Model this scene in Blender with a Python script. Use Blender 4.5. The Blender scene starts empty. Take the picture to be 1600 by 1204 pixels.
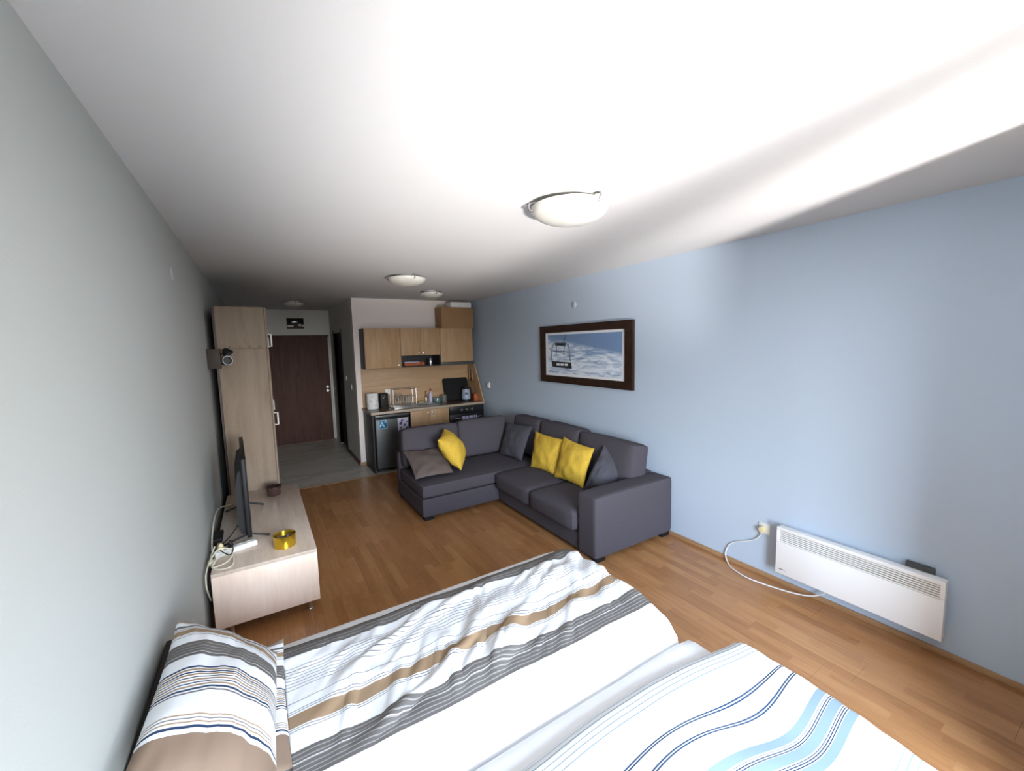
import bpy, bmesh, math, random
from mathutils import Vector, Matrix, noise
random.seed(7)
S = bpy.context.scene
COL = S.collection

# ------------------------------------------------------------------ camera
W, H = 3.563, 2.55                 # room width (x), ceiling height (z)
YK, YD, XP, YB = 6.53, 8.853, 1.626, -1.50   # kitchen wall, entrance wall, corridor wall, window wall
cd = bpy.data.cameras.new('camera'); cam = bpy.data.objects.new('camera', cd); COL.objects.link(cam)
cd.sensor_width = 36; cd.lens = 36 * 644.155 / 1600; cd.clip_start = 0.02
_r = Vector((0.85136977, -0.52398217, -0.02474271)); _u = Vector((0.07364688, 0.07269493, 0.99463138)); _f = Vector((0.51937044, 0.84862131, -0.10047992))
_m = Matrix((_r, _u, -_f)).transposed().to_4x4(); _m.translation = (0.38998, 0, 1.81097)
cam.matrix_world = _m
S.camera = cam
# ------------------------------------------------------------------ light
S.view_settings.view_transform = 'Standard'; S.view_settings.look = 'None'; S.view_settings.gamma = 1
S.view_settings.use_curve_mapping = False
S.view_settings.exposure = 0.32
world = bpy.data.worlds.new('sky'); S.world = world; world.use_nodes = True
wn = world.node_tree; wn.nodes.clear()
wo = wn.nodes.new('ShaderNodeOutputWorld'); bg = wn.nodes.new('ShaderNodeBackground'); tc = wn.nodes.new('ShaderNodeTexCoord')
sx = wn.nodes.new('ShaderNodeSeparateXYZ'); rp = wn.nodes.new('ShaderNodeValToRGB'); mr = wn.nodes.new('ShaderNodeMapRange')
mr.inputs['From Min'].default_value = -1; mr.inputs['From Max'].default_value = 1
wn.links.new(tc.outputs['Generated'], sx.inputs[0]); wn.links.new(sx.outputs['Z'], mr.inputs['Value'])
wn.links.new(mr.outputs[0], rp.inputs[0]); wn.links.new(rp.outputs[0], bg.inputs[0]); wn.links.new(bg.outputs[0], wo.inputs[0])
e = rp.color_ramp.elements
e[0].position = 0.47; e[0].color = (.06, .058, .052, 1); e[1].position = 0.62; e[1].color = (.58, .71, .88, 1)      # wooded hillside below, sky above
k = e.new(0.80); k.color = (.80, 1.02, 1.30, 1); k = e.new(0.51); k.color = (.78, .80, .80, 1); k = e.new(0.57); k.color = (.74, .78, .82, 1)
bg.inputs[1].default_value = 44.0
WX0, WX1, WZ0, WZ1, WM = 0.40, 2.12, 0.45, 2.32, 1.54     # window opening behind the camera, mullion
def area(name, loc, sx_, sy_, power, color, target, portal=False, spread=180):
    l = bpy.data.lights.new(name, 'AREA'); l.shape = 'RECTANGLE'; l.size = sx_; l.size_y = sy_; l.energy = power; l.color = color
    l.spread = math.radians(spread)
    o = bpy.data.objects.new(name, l); COL.objects.link(o); o.location = loc
    o.rotation_euler = (Vector(target) - Vector(loc)).to_track_quat('-Z', 'Y').to_euler()
    if portal: l.cycles.is_portal = True
    return o
area('window_portal', ((WX0 + WX1) / 2, YB - .1, (WZ0 + WZ1) / 2), WX1 - WX0, WZ1 - WZ0, 1, (1, 1, 1), ((WX0 + WX1) / 2, 5, (WZ0 + WZ1) / 2), True)
# sunlight glancing off the wet balcony floor, up through the window
gl = bpy.data.lights.new('sun_glare_off_balcony', 'SPOT'); gl.energy = 3100; gl.color = (1, .95, .92); gl.spot_size = math.radians(40); gl.spot_blend = 1.0; gl.shadow_soft_size = .19
go = bpy.data.objects.new('sun_glare_off_balcony', gl); COL.objects.link(go); go.location = (1.06, -3.3, .05)
go.rotation_euler = (Vector((2.05, 1.35, 2.55)) - go.location).to_track_quat('-Z', 'Y').to_euler()
S.cycles.max_bounces = 10; S.cycles.diffuse_bounces = 6
S.cycles.sample_clamp_indirect = 8

# ------------------------------------------------------------------ materials
MATS = {}
def nodes(m): return m.node_tree.nodes, m.node_tree.links
def mat(name, col, rough=.6, metal=0, bump=0, bscale=40, var=0, vscale=6, stretch=(1, 1, 1), spec=.5, alpha=1, trans=0, coat=0):
    if name in MATS: return MATS[name]
    m = bpy.data.materials.new(name); m.use_nodes = True; N, L = nodes(m); b = N['Principled BSDF']
    b.inputs['Base Color'].default_value = (*col, 1); b.inputs['Roughness'].default_value = rough; b.inputs['Metallic'].default_value = metal
    b.inputs['Specular IOR Level'].default_value = spec; b.inputs['Alpha'].default_value = alpha
    b.inputs['Transmission Weight'].default_value = trans; b.inputs['Coat Weight'].default_value = coat
    t = N.new('ShaderNodeTexCoord'); mp = N.new('ShaderNodeMapping'); mp.inputs['Scale'].default_value = stretch
    L.new(t.outputs['Object'], mp.inputs['Vector'])
    if var:
        n = N.new('ShaderNodeTexNoise'); n.inputs['Scale'].default_value = vscale; n.inputs['Detail'].default_value = 5; n.inputs['Distortion'].default_value = .3
        L.new(mp.outputs[0], n.inputs['Vector'])
        r = N.new('ShaderNodeValToRGB'); L.new(n.outputs['Fac'], r.inputs[0])
        r.color_ramp.elements[0].position = .3; r.color_ramp.elements[1].position = .7
        r.color_ramp.elements[0].color = (*[c * (1 - var) for c in col], 1); r.color_ramp.elements[1].color = (*[min(1, c * (1 + var)) for c in col], 1)
        L.new(r.outputs[0], b.inputs['Base Color'])
    if bump:
        n2 = N.new('ShaderNodeTexNoise'); n2.inputs['Scale'].default_value = bscale; n2.inputs['Detail'].default_value = 4
        L.new(mp.outputs[0], n2.inputs['Vector'])
        bp = N.new('ShaderNodeBump'); bp.inputs['Strength'].default_value = bump; bp.inputs['Distance'].default_value = .01
        L.new(n2.outputs['Fac'], bp.inputs['Height']); L.new(bp.outputs[0], b.inputs['Normal'])
    MATS[name] = m
    return m

def wood(name, c1, c2, axis='z', rough=.45, scale=3.0, coat=0, spec=.4):
    """grain stretched along one axis, two tones, fine pores"""
    if name in MATS: return MATS[name]
    m = bpy.data.materials.new(name); m.use_nodes = True; N, L = nodes(m); b = N['Principled BSDF']
    b.inputs['Roughness'].default_value = rough; b.inputs['Specular IOR Level'].default_value = spec; b.inputs['Coat Weight'].default_value = coat; b.inputs['Coat Roughness'].default_value = .2
    t = N.new('ShaderNodeTexCoord'); mp = N.new('ShaderNodeMapping'); oi = N.new('ShaderNodeObjectInfo')
    st = {'x': (.12, 1, 1), 'y': (1, .12, 1), 'z': (1, 1, .12)}[axis]; mp.inputs['Scale'].default_value = st
    L.new(t.outputs['Object'], mp.inputs['Vector'])
    cmb = N.new('ShaderNodeCombineXYZ'); mu = N.new('ShaderNodeMath'); mu.operation = 'MULTIPLY'; mu.inputs[1].default_value = 9
    L.new(oi.outputs['Random'], mu.inputs[0]); L.new(mu.outputs[0], cmb.inputs[0]); L.new(mu.outputs[0], cmb.inputs[1]); L.new(cmb.outputs[0], mp.inputs['Location'])
    n = N.new('ShaderNodeTexNoise'); n.inputs['Scale'].default_value = scale * 5; n.inputs['Detail'].default_value = 6; n.inputs['Distortion'].default_value = .6
    n2 = N.new('ShaderNodeTexNoise'); n2.inputs['Scale'].default_value = scale * 40; n2.inputs['Detail'].default_value = 2
    L.new(mp.outputs[0], n.inputs['Vector']); L.new(mp.outputs[0], n2.inputs['Vector'])
    ad = N.new('ShaderNodeMath'); ad.operation = 'MULTIPLY_ADD'; ad.inputs[1].default_value = .35
    L.new(n2.outputs['Fac'], ad.inputs[0]); L.new(n.outputs['Fac'], ad.inputs[2])
    r = N.new('ShaderNodeValToRGB'); L.new(ad.outputs[0], r.inputs[0])
    r.color_ramp.elements[0].position = .42; r.color_ramp.elements[0].color = (*c1, 1)
    r.color_ramp.elements[1].position = .95; r.color_ramp.elements[1].color = (*c2, 1)
    L.new(r.outputs[0], b.inputs['Base Color'])
    MATS[name] = m
    return m

def laminate(name, tones, along, width, length, rough=.33):
    """strip laminate: staves of random tone (printed on each board) with stretched grain"""
    m = bpy.data.materials.new(name); m.use_nodes = True; N, L = nodes(m); b = N['Principled BSDF']
    b.inputs['Roughness'].default_value = rough
    g = N.new('ShaderNodeNewGeometry'); s = N.new('ShaderNodeSeparateXYZ'); L.new(g.outputs['Position'], s.inputs[0])
    A, B = (s.outputs['Y'], s.outputs['X']) if along == 'y' else (s.outputs['X'], s.outputs['Y'])
    def mth(op, a, bb=None):
        n = N.new('ShaderNodeMath'); n.operation = op
        for i, v in enumerate((a, bb)):
            if v is None: continue
            if isinstance(v, (int, float)): n.inputs[i].default_value = v
            else: L.new(v, n.inputs[i])
        return n.outputs[0]
    row = mth('FLOOR', mth('DIVIDE', B, width))
    w1 = N.new('ShaderNodeTexWhiteNoise'); w1.noise_dimensions = '1D'; L.new(row, w1.inputs['W'])
    pos = mth('ADD', mth('DIVIDE', A, length), mth('MULTIPLY', w1.outputs['Value'], 7.3))
    seg = mth('FLOOR', pos)
    cmb = N.new('ShaderNodeCombineXYZ'); L.new(row, cmb.inputs[0]); L.new(seg, cmb.inputs[1])
    w2 = N.new('ShaderNodeTexWhiteNoise'); w2.noise_dimensions = '2D'; L.new(cmb.outputs[0], w2.inputs['Vector'])
    cv = N.new('ShaderNodeCombineXYZ'); L.new(mth('ADD', mth('MULTIPLY', B, 30), mth('MULTIPLY', w2.outputs['Value'], 50)), cv.inputs[0])
    L.new(mth('MULTIPLY', A, 2.6), cv.inputs[1]); L.new(w2.outputs['Value'], cv.inputs[2])
    n = N.new('ShaderNodeTexNoise'); n.inputs['Scale'].default_value = 1.6; n.inputs['Detail'].default_value = 6; n.inputs['Distortion'].default_value = 1.2
    L.new(cv.outputs[0], n.inputs['Vector'])
    f = mth('ADD', mth('MULTIPLY', w2.outputs['Value'], .36), mth('MULTIPLY', n.outputs['Fac'], .72))
    r = N.new('ShaderNodeValToRGB'); L.new(f, r.inputs[0]); el = r.color_ramp.elements
    el[0].position = .15; el[0].color = (*tones[0], 1); el[1].position = .9; el[1].color = (*tones[2], 1)
    q = el.new(.5); q.color = (*tones[1], 1)
    L.new(r.outputs[0], b.inputs['Base Color'])
    bp = N.new('ShaderNodeBump'); bp.inputs['Strength'].default_value = .06; bp.inputs['Distance'].default_value = .004
    L.new(n.outputs['Fac'], bp.inputs['Height']); L.new(bp.outputs[0], b.inputs['Normal'])
    MATS[name] = m
    return m

def stripes(name, bands, base, period=None, rough=.85):
    """woven stripes: bands = [(v0, v1, colour)] along the cloth's V coordinate in metres"""
    m = bpy.data.materials.new(name); m.use_nodes = True; N, L = nodes(m); b = N['Principled BSDF']
    b.inputs['Roughness'].default_value = rough; b.inputs['Specular IOR Level'].default_value = .2
    uv = N.new('ShaderNodeUVMap'); uv.uv_map = 'UVMap'; s = N.new('ShaderNodeSeparateXYZ'); L.new(uv.outputs[0], s.inputs[0])
    bands = sorted(bands); out = None
    for i in range(0, len(bands), 14):
        ch = bands[i:i + 14]; lo, hi = ch[0][0] - .002, ch[-1][1] + .002
        mr = N.new('ShaderNodeMapRange'); mr.inputs['From Min'].default_value = lo; mr.inputs['From Max'].default_value = hi
        L.new(s.outputs['Y'], mr.inputs['Value'])
        r = N.new('ShaderNodeValToRGB'); r.color_ramp.interpolation = 'CONSTANT'; L.new(mr.outputs[0], r.inputs[0])
        el = r.color_ramp.elements; el.remove(el[1]); el[0].position = 0; el[0].color = (*base, 1)
        for v0, v1, c in ch:
            a = el.new((v0 - lo) / (hi - lo)); a.color = (*c, 1)
            a = el.new(min(1, (v1 - lo) / (hi - lo))); a.color = (*base, 1)
        if out is None: out = r.outputs[0]
        else:
            gt = N.new('ShaderNodeMath'); gt.operation = 'GREATER_THAN'; gt.inputs[1].default_value = lo; L.new(s.outputs['Y'], gt.inputs[0])
            mx = N.new('ShaderNodeMix'); mx.data_type = 'RGBA'; L.new(gt.outputs[0], mx.inputs['Factor']); L.new(out, mx.inputs['A']); L.new(r.outputs[0], mx.inputs['B'])
            out = mx.outputs['Result']
    L.new(out, b.inputs['Base Color'])
    n = N.new('ShaderNodeTexNoise'); n.inputs['Scale'].default_value = 900; t = N.new('ShaderNodeTexCoord'); L.new(t.outputs['Object'], n.inputs['Vector'])
    bp = N.new('ShaderNodeBump'); bp.inputs['Strength'].default_value = .08; bp.inputs['Distance'].default_value = .002
    L.new(n.outputs['Fac'], bp.inputs['Height']); L.new(bp.outputs[0], b.inputs['Normal'])
    MATS[name] = m
    return m

def M_(n): return MATS[n]
mat('ceiling_paint', (.60, .60, .60), .9, bump=.05, bscale=120)
mat('wall_white', (.44, .455, .435), .9, bump=.05, bscale=140)
mat('wall_blue', (.485, .575, .69), .9, bump=.05, bscale=140)
mat('wall_kitchen', (.88, .80, .755), .9, bump=.05, bscale=140)
mat('wall_hall', (.70, .69, .66), .9, bump=.05, bscale=140)
mat('trim_white', (.75, .75, .75), .5)
wood('skirting_oak', (.30, .16, .075), (.46, .27, .14), 'y')
wood('skirting_dark', (.10, .035, .025), (.17, .07, .05), 'y')
laminate('oak_laminate', ((.27, .112, .040), (.385, .178, .068), (.50, .258, .108)), 'y', .065, .43, .30)
laminate('grey_laminate', ((.36, .33, .28), (.50, .46, .395), (.64, .59, .52)), 'x', .095, .6, .38)
wood('beech', (.40, .235, .115), (.56, .36, .20), 'z', .5)
wood('beech_wide', (.42, .25, .135), (.55, .36, .205), 'x', .5)
wood('maple', (.225, .170, .125), (.305, .24, .185), 'z', .55, spec=.12)  # wardrobe maple, darkened to paint in the dimmer light there
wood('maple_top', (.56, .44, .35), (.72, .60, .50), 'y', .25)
wood('maple_front_lit', (.86, .64, .50), (.97, .78, .64), 'z', .38)  # maple lightened to paint in the direct light on the stand front
wood('walnut_door', (.078, .040, .032), (.125, .072, .058), 'z', .6, spec=.12)
wood('walnut_frame', (.018, .008, .005), (.042, .020, .013), 'x', .4)
wood('dark_plate', (.032, .020, .015), (.06, .04, .03), 'z', .6)
mat('cabinet_dark', (.018, .017, .018), .5)
mat('door_dark', (.02, .02, .02), .6)
mat('sofa_fabric', (.077, .069, .082), .95, bump=.35, bscale=700, var=.14, vscale=350, spec=.25)
mat('sofa_seam', (.025, .025, .032), .95)
mat('pillow_charcoal', (.072, .071, .086), .9, bump=.25, bscale=500, var=.12, vscale=250, spec=.2)
mat('pillow_taupe', (.135, .105, .096), .9, bump=.25, bscale=500, var=.12, vscale=250, spec=.2)
mat('pillow_yellow', (.66, .43, .055), .85, bump=.25, bscale=350, var=.1, vscale=60, spec=.25)
mat('black_plastic', (.012, .012, .013), .5, spec=.25)
mat('black_gloss', (.008, .008, .009), .12)
mat('screen_black', (.006, .006, .008), .15)
mat('chrome', (.62, .62, .62), .18, 1)
mat('brushed_steel', (.5, .5, .5), .33, 1)
mat('fridge_grey', (.085, .088, .09), .42, .35)
mat('oven_black', (.018, .018, .02), .28)
mat('gold', (.75, .50, .045), .22, .9)
mat('bronze_glass', (.055, .028, .024), .12, coat=1)
mat('white_enamel', (.90, .90, .90), .4)
mat('white_plastic', (.78, .78, .76), .45)
mat('cream_plastic', (.72, .62, .36), .5)
mat('cable_cream', (.70, .64, .50), .5)
mat('grey_dark_plastic', (.06, .06, .06), .5)
mat('opal_glass', (.62, .61, .56), .25, var=.1, vscale=5)
mat('worktop', (.115, .085, .065), .3, var=.35, vscale=60)
mat('worktop_edge', (.40, .31, .23), .45)
mat('sheet_white', (.88, .89, .92), .9, spec=.2, bump=.04, bscale=300)
mat('bed_base', (.62, .62, .63), .85)
mat('headboard_brown', (.030, .018, .013), .6)
mat('cardboard', (.36, .20, .095), .8, var=.08, vscale=5)
mat('paper_white', (.80, .80, .78), .8)
mat('glass_clear', (.75, .85, .86), .05, trans=.9, alpha=.55)
mat('glass_blue', (.35, .55, .58), .08, trans=.7, alpha=.8)
mat('orange', (.42, .10, .028), .5)
mat('red', (.4, .03, .02), .4)
mat('sponge', (.55, .42, .05), .9)
mat('sticker_blue', (.015, .13, .28), .5)
mat('sticker_light', (.42, .72, .85), .5)
mat('magnet_white', (.55, .52, .66), .5)
mat('magnet_dark', (.07, .055, .17), .5)
mat('kettle_blue', (.42, .50, .62), .15, .3)
mat('label_dark', (.03, .035, .08), .5)
mat('towel_white', (.62, .62, .78), .9)
mat('towel_blue', (.20, .20, .42), .9)
mat('mat_board', (.86, .89, .94), .8)
mat('lift_dark', (.02, .022, .03), .7)
mat('lift_grey', (.10, .13, .18), .7)
mat('roll_print', (.58, .55, .58), .8)

# ------------------------------------------------------------------ mesh helpers
def mesh_from(bm, name):
    me = bpy.data.meshes.new(name); bm.normal_update(); bm.to_mesh(me); bm.free(); return me
def shade(me, ang=40):
    for p in me.polygons: p.use_smooth = True
    try: me.set_sharp_from_angle(angle=math.radians(ang))
    except Exception: pass
def obj(name, bm, material, parent=None, smooth=True, loc=None):
    """link a bmesh given in world coordinates (or relative to the parent chain's base) as one mesh object"""
    me = mesh_from(bm, name) if isinstance(bm, bmesh.types.BMesh) else bm
    if material is not None and not me.materials: me.materials.append(M_(material) if isinstance(material, str) else material)
    o = bpy.data.objects.new(name, me); COL.objects.link(o)
    if parent is not None:
        off = Vector((0, 0, 0)); q = parent
        while q is not None: off += q.location; q = q.parent
        me.transform(Matrix.Translation(-off)); o.parent = parent
    else:
        vs = [v.co for v in me.vertices]
        c = Vector(((min(v.x for v in vs) + max(v.x for v in vs)) / 2, (min(v.y for v in vs) + max(v.y for v in vs)) / 2, min(v.z for v in vs)))
        me.transform(Matrix.Translation(-c)); o.location = c
    if smooth: shade(me)
    return o
def tag(o, label, cat, group=None):
    o['label'] = label; o['category'] = cat
    if group: o['group'] = group
    return o
def thing(name, loc, label, cat, group=None):
    o = bpy.data.objects.new(name, None); COL.objects.link(o); o.location = loc; o.empty_display_size = .1
    return tag(o, label, cat, group)
def struct(o): o['kind'] = 'structure'; return o
def B(): return bmesh.new()
def box(bm, x0, x1, y0, y1, z0, z1, bev=0, seg=2):
    t = bmesh.new(); bmesh.ops.create_cube(t, size=1)
    for v in t.verts: v.co = Vector(((x0 + x1) / 2 + v.co.x * (x1 - x0), (y0 + y1) / 2 + v.co.y * (y1 - y0), (z0 + z1) / 2 + v.co.z * (z1 - z0)))
    if bev: bmesh.ops.bevel(t, geom=t.edges[:], offset=bev, segments=seg, affect='EDGES', profile=.5)
    join(bm, t); return bm
def join(bm, t, M=None):
    if M is not None: bmesh.ops.transform(t, matrix=M, verts=t.verts[:])
    vm = {v: bm.verts.new(v.co) for v in t.verts}
    for f in t.faces:
        try: bm.faces.new([vm[v] for v in f.verts])
        except ValueError: pass
    t.free()
def frame_mat(p, axis):
    z = Vector(axis).normalized(); x = z.orthogonal().normalized(); y = z.cross(x)
    m = Matrix((x, y, z)).transposed().to_4x4(); m.translation = p; return m
def lathe(bm, prof, p=(0, 0, 0), axis=(0, 0, 1), n=28, sx=1, sy=1):
    t = bmesh.new(); rings = []
    for r, z in prof:
        if r < 1e-6: rings.append([t.verts.new((0, 0, z))])
        else: rings.append([t.verts.new((r * sx * math.cos(2 * math.pi * i / n), r * sy * math.sin(2 * math.pi * i / n), z)) for i in range(n)])
    for a, b in zip(rings, rings[1:]):
        for i in range(n):
            j = (i + 1) % n
            if len(a) == 1 and len(b) == 1: continue
            if len(a) == 1: t.faces.new((a[0], b[j], b[i]))
            elif len(b) == 1: t.faces.new((a[i], a[j], b[0]))
            else: t.faces.new((a[i], a[j], b[j], b[i]))
    bmesh.ops.recalc_face_normals(t, faces=t.faces[:])
    join(bm, t, frame_mat(Vector(p), axis) if tuple(axis) != (0, 0, 1) else Matrix.Translation(p)); return bm
def cyl(bm, p, q, r, n=16, r2=None):
    p, q = Vector(p), Vector(q); h = (q - p).length
    return lathe(bm, [(0, 0), (r, 0), (r if r2 is None else r2, h), (0, h)], p, q - p if (q - p).normalized() != Vector((0, 0, 1)) else (0, 0, 1), n)
def tube(bm, pts, r, n=8, steps=8):
    P = [Vector(p) for p in pts]
    if steps > 1:
        Q = []
        for i in range(len(P) - 1):
            p0, p1, p2, p3 = P[max(i - 1, 0)], P[i], P[i + 1], P[min(i + 2, len(P) - 1)]
            for s in range(steps):
                u = s / steps
                Q.append(.5 * ((2 * p1) + (p2 - p0) * u + (2 * p0 - 5 * p1 + 4 * p2 - p3) * u * u + (3 * p1 - p0 - 3 * p2 + p3) * u ** 3))
        P = Q + [P[-1]]
    rings = []; nx = None
    for i, p in enumerate(P):
        d = (P[min(i + 1, len(P) - 1)] - P[max(i - 1, 0)]).normalized()
        if nx is None: nx = d.orthogonal().normalized()
        nx = (nx - d * nx.dot(d)).normalized(); ny = d.cross(nx)
        rings.append([bm.verts.new(p + r * (nx * math.cos(2 * math.pi * k / n) + ny * math.sin(2 * math.pi * k / n))) for k in range(n)])
    for a, b in zip(rings, rings[1:]):
        for k in range(n): bm.faces.new((a[k], a[(k + 1) % n], b[(k + 1) % n], b[k]))
    bm.faces.new(rings[0][::-1]); bm.faces.new(rings[-1]); return bm
def prism(bm, poly, axis, a, b):
    """extrude a polygon; axis 'x': poly in (y,z), 'y': poly in (x,z), 'z': poly in (x,y)"""
    f = {'x': lambda p, t: (t, p[0], p[1]), 'y': lambda p, t: (p[0], t, p[1]), 'z': lambda p, t: (p[0], p[1], t)}[axis]
    t = bmesh.new(); lo = [t.verts.new(f(p, a)) for p in poly]; hi = [t.verts.new(f(p, b)) for p in poly]; n = len(poly)
    t.faces.new(lo); t.faces.new(hi[::-1])
    for i in range(n): t.faces.new((lo[i], hi[i], hi[(i + 1) % n], lo[(i + 1) % n]))
    bmesh.ops.recalc_face_normals(t, faces=t.faces[:]); join(bm, t); return bm
def puffy(bm, dims, r, puff=(0, 0, 0), M=None, n=9, wob=0, seed=0):
    """upholstered block: rounded edges (radius r) and crowned faces"""
    t = bmesh.new(); bmesh.ops.create_cube(t, size=2); bmesh.ops.subdivide_edges(t, edges=t.edges[:], cuts=n, use_grid_fill=True)
    h = Vector(dims) / 2
    for v in t.verts:
        a = v.co.copy()
        for i in range(3): a[i] = math.copysign(abs(a[i]) ** .8, a[i])       # denser towards the edges
        p = Vector((a.x * h.x, a.y * h.y, a.z * h.z)); q = Vector([max(-(h[i] - r), min(h[i] - r, p[i])) for i in range(3)])
        d = p - q; c = q + (d.normalized() * r if d.length > 1e-9 else d)
        for i in range(3):
            j, k = (i + 1) % 3, (i + 2) % 3
            c[i] += a[i] ** 3 * puff[i] * (1 - a[j] ** 2) * (1 - a[k] ** 2)
        if wob: c += wob * noise.noise_vector(c * 4 + Vector((seed * 7.1, 0, 0)))
        v.co = c
    join(bm, t, M); return bm
def pillow_mesh(name, c, T, n=26, pinch=.07, wr=.006, seed=0, uvs=None):
    """stuffed square cushion from its four corners (going round) and thickness"""
    c = [Vector(p) for p in c]; N_ = ((c[1] - c[0]).cross(c[3] - c[0])).normalized()
    V, F, UV = [], [], []; idx = {}
    def pos(u, v, side):
        e = lambda w: 1 - pinch * (1 - w * w)
        uu, vv = u * e(v), v * e(u); a, b = (uu + 1) / 2, (vv + 1) / 2
        p = c[0] * (1 - a) * (1 - b) + c[1] * a * (1 - b) + c[2] * a * b + c[3] * (1 - a) * b
        env = max(0, (1 - u * u) * (1 - v * v)) ** .55
        w = noise.noise(Vector((u * 2.2 + seed * 3.7, v * 2.2, side * 5))) * 2.2 + noise.noise(Vector((u * 6 + seed, v * 3, side * 9 + 2)))
        return p + N_ * side * (T / 2 * env + wr * w * min(1, env * 3))
    for side in (1, -1):
        for j in range(n + 1):
            for i in range(n + 1):
                edge = i in (0, n) or j in (0, n)
                key = (i, j, 0 if edge else side)
                if key in idx: continue
                u, v = -math.cos(math.pi * i / n), -math.cos(math.pi * j / n)
                u, v = .45 * u + .55 * (2 * i / n - 1), .45 * v + .55 * (2 * j / n - 1)
                idx[key] = len(V); V.append(pos(u, v, side)); UV.append(((u + 1) / 2, (v + 1) / 2))
    for side in (1, -1):
        g = lambda i, j: idx[(i, j, 0 if (i in (0, n) or j in (0, n)) else side)]
        for j in range(n):
            for i in range(n):
                q = (g(i, j), g(i + 1, j), g(i + 1, j + 1), g(i, j + 1)); F.append(q if side == 1 else q[::-1])
    me = bpy.data.meshes.new(name); me.from_pydata(V, [], F); me.update()
    lay = me.uv_layers.new(name='UVMap'); su, sv = uvs or (1, 1)
    for l in me.loops: u, v = UV[l.vertex_index]; lay.data[l.index].uv = (u * su, v * sv)
    return me
def grid_mesh(name, fn, nu, nv, uvfn):
    V = [fn(i / nu, j / nv) for j in range(nv + 1) for i in range(nu + 1)]
    F = [(j * (nu + 1) + i, j * (nu + 1) + i + 1, (j + 1) * (nu + 1) + i + 1, (j + 1) * (nu + 1) + i) for j in range(nv) for i in range(nu)]
    me = bpy.data.meshes.new(name); me.from_pydata(V, [], F); me.update()
    lay = me.uv_layers.new(name='UVMap')
    for l in me.loops:
        k = l.vertex_index; lay.data[l.index].uv = uvfn((k % (nu + 1)) / nu, (k // (nu + 1)) / nv)
    return me

# ------------------------------------------------------------------ room shell
YF = 5.90    # joint between oak laminate and the grey hall floor
fl = struct(obj('floor', box(B(), 0, W, YB, YF, -.06, -.009), 'skirting_oak', smooth=False))
bw, bl = .195, 1.29
col = 0; x = 0.0
while x < W - 1e-3:
    x1 = min(W, x + bw); y = YB - random.random() * bl
    while y < YF:
        y0, y1 = max(y, YB), min(y + bl, YF)
        if y1 - y0 > .02:
            obj('plank', box(B(), x + .0004, x1 - .0004, y0 + .0004, y1 - .0004, -.009, 0), 'oak_laminate', fl, smooth=False)
        y += bl
    x = x1
fh = struct(obj('floor_hall', box(B(), 0, W, YF, YD, -.06, -.009), 'grey_laminate', smooth=False))
y = YF
while y < YD - 1e-3:
    y1 = min(YD, y + .19); xx = -random.random() * 1.2
    while xx < W:
        x0, x1 = max(0, xx), min(xx + 1.2, W if y < YK else XP)
        if x1 - x0 > .02:
            obj('plank', box(B(), x0 + .0005, x1 - .0005, y + .0005, y1 - .0005, -.009, 0), 'grey_laminate', fh, smooth=False)
        xx += 1.2
    y = y1
struct(obj('trim_1', box(B(), .66, 1.69, YF - .012, YF + .012, 0, .004, .0015), 'skirting_oak'))
struct(obj('ceiling', box(B(), -.1, W + .1, YB - .2, YD + .1, H, H + .12), 'ceiling_paint', smooth=False))
struct(obj('wall_left', box(B(), -.12, 0, YB - .2, YD + .1, -.06, H), 'wall_white', smooth=False))
struct(obj('wall_right', box(B(), W, W + .12, YB - .2, YD + .1, -.06, H), 'wall_blue', smooth=False))
struct(obj('wall_kitchen', box(B(), XP, W, YK, YK + .12, -.06, H), 'wall_kitchen', smooth=False))
# corridor wall with the dark bathroom doorway
DY0, DY1, DZ = 7.60, 8.38, 2.09
bm = B(); box(bm, XP, XP + .12, YK + .12, DY0, -.06, H); box(bm, XP, XP + .12, DY1, YD, -.06, H); box(bm, XP, XP + .12, DY0, DY1, DZ, H)
struct(obj('wall_corridor', bm, 'wall_hall', smooth=False))
struct(obj('wall_entrance', box(B(), -.12, W, YD, YD + .12, -.06, H), 'wall_hall', smooth=False))
d2 = struct(obj('door_2', box(B(), XP + .05, XP + .09, DY0, DY1, 0, DZ), 'door_dark', smooth=False))
obj('door_frame', box(box(B(), XP - .008, XP + .05, DY0 - .05, DY0, 0, DZ + .05), XP - .008, XP + .05, DY1, DY1 + .05, 0, DZ + .05), 'door_dark', d2, smooth=False)
# window wall behind the camera
bm = B()
box(bm, 0, WX0, YB - .2, YB, -.06, H); box(bm, WX1, W, YB - .2, YB, -.06, H); box(bm, WX0, WX1, YB - .2, YB, -.06, WZ0); box(bm, WX0, WX1, YB - .2, YB, WZ1, H)
struct(obj('wall_window', bm, 'wall_white', smooth=False))
struct(obj('wall_shade_block', box(B(), 2.60, W, YB, -.03, -.06, H), 'wall_white', smooth=False))      # unseen block added to keep window light off the near right wall
bm = B()
for a, b in ((WX0, WX0 + .05), (WM - .06, WM + .06), (WX1 - .05, WX1)): box(bm, a, b, YB - .14, YB - .08, WZ0, WZ1)
for a, b in ((WZ0, WZ0 + .05), (WZ1 - .05, WZ1)): box(bm, WX0, WX1, YB - .14, YB - .08, a, b)
w1 = struct(obj('window_1', bm, 'trim_white', smooth=False))
obj('window_sill', box(B(), WX0 - .04, WX1 + .04, YB - .08, YB + .05, WZ0 - .03, WZ0, .005), 'trim_white', w1)
struct(obj('baseboard_right', box(B(), W - .014, W, YB, 5.9, 0, .035, .003), 'skirting_oak'))
struct(obj('baseboard_left', box(B(), 0, .014, YB, 4.68, 0, .035, .003), 'skirting_oak'))
struct(obj('baseboard_corridor', box(B(), XP - .014, XP, YK - .0, DY0 - .05, 0, .06, .003), 'skirting_dark'))
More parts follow.
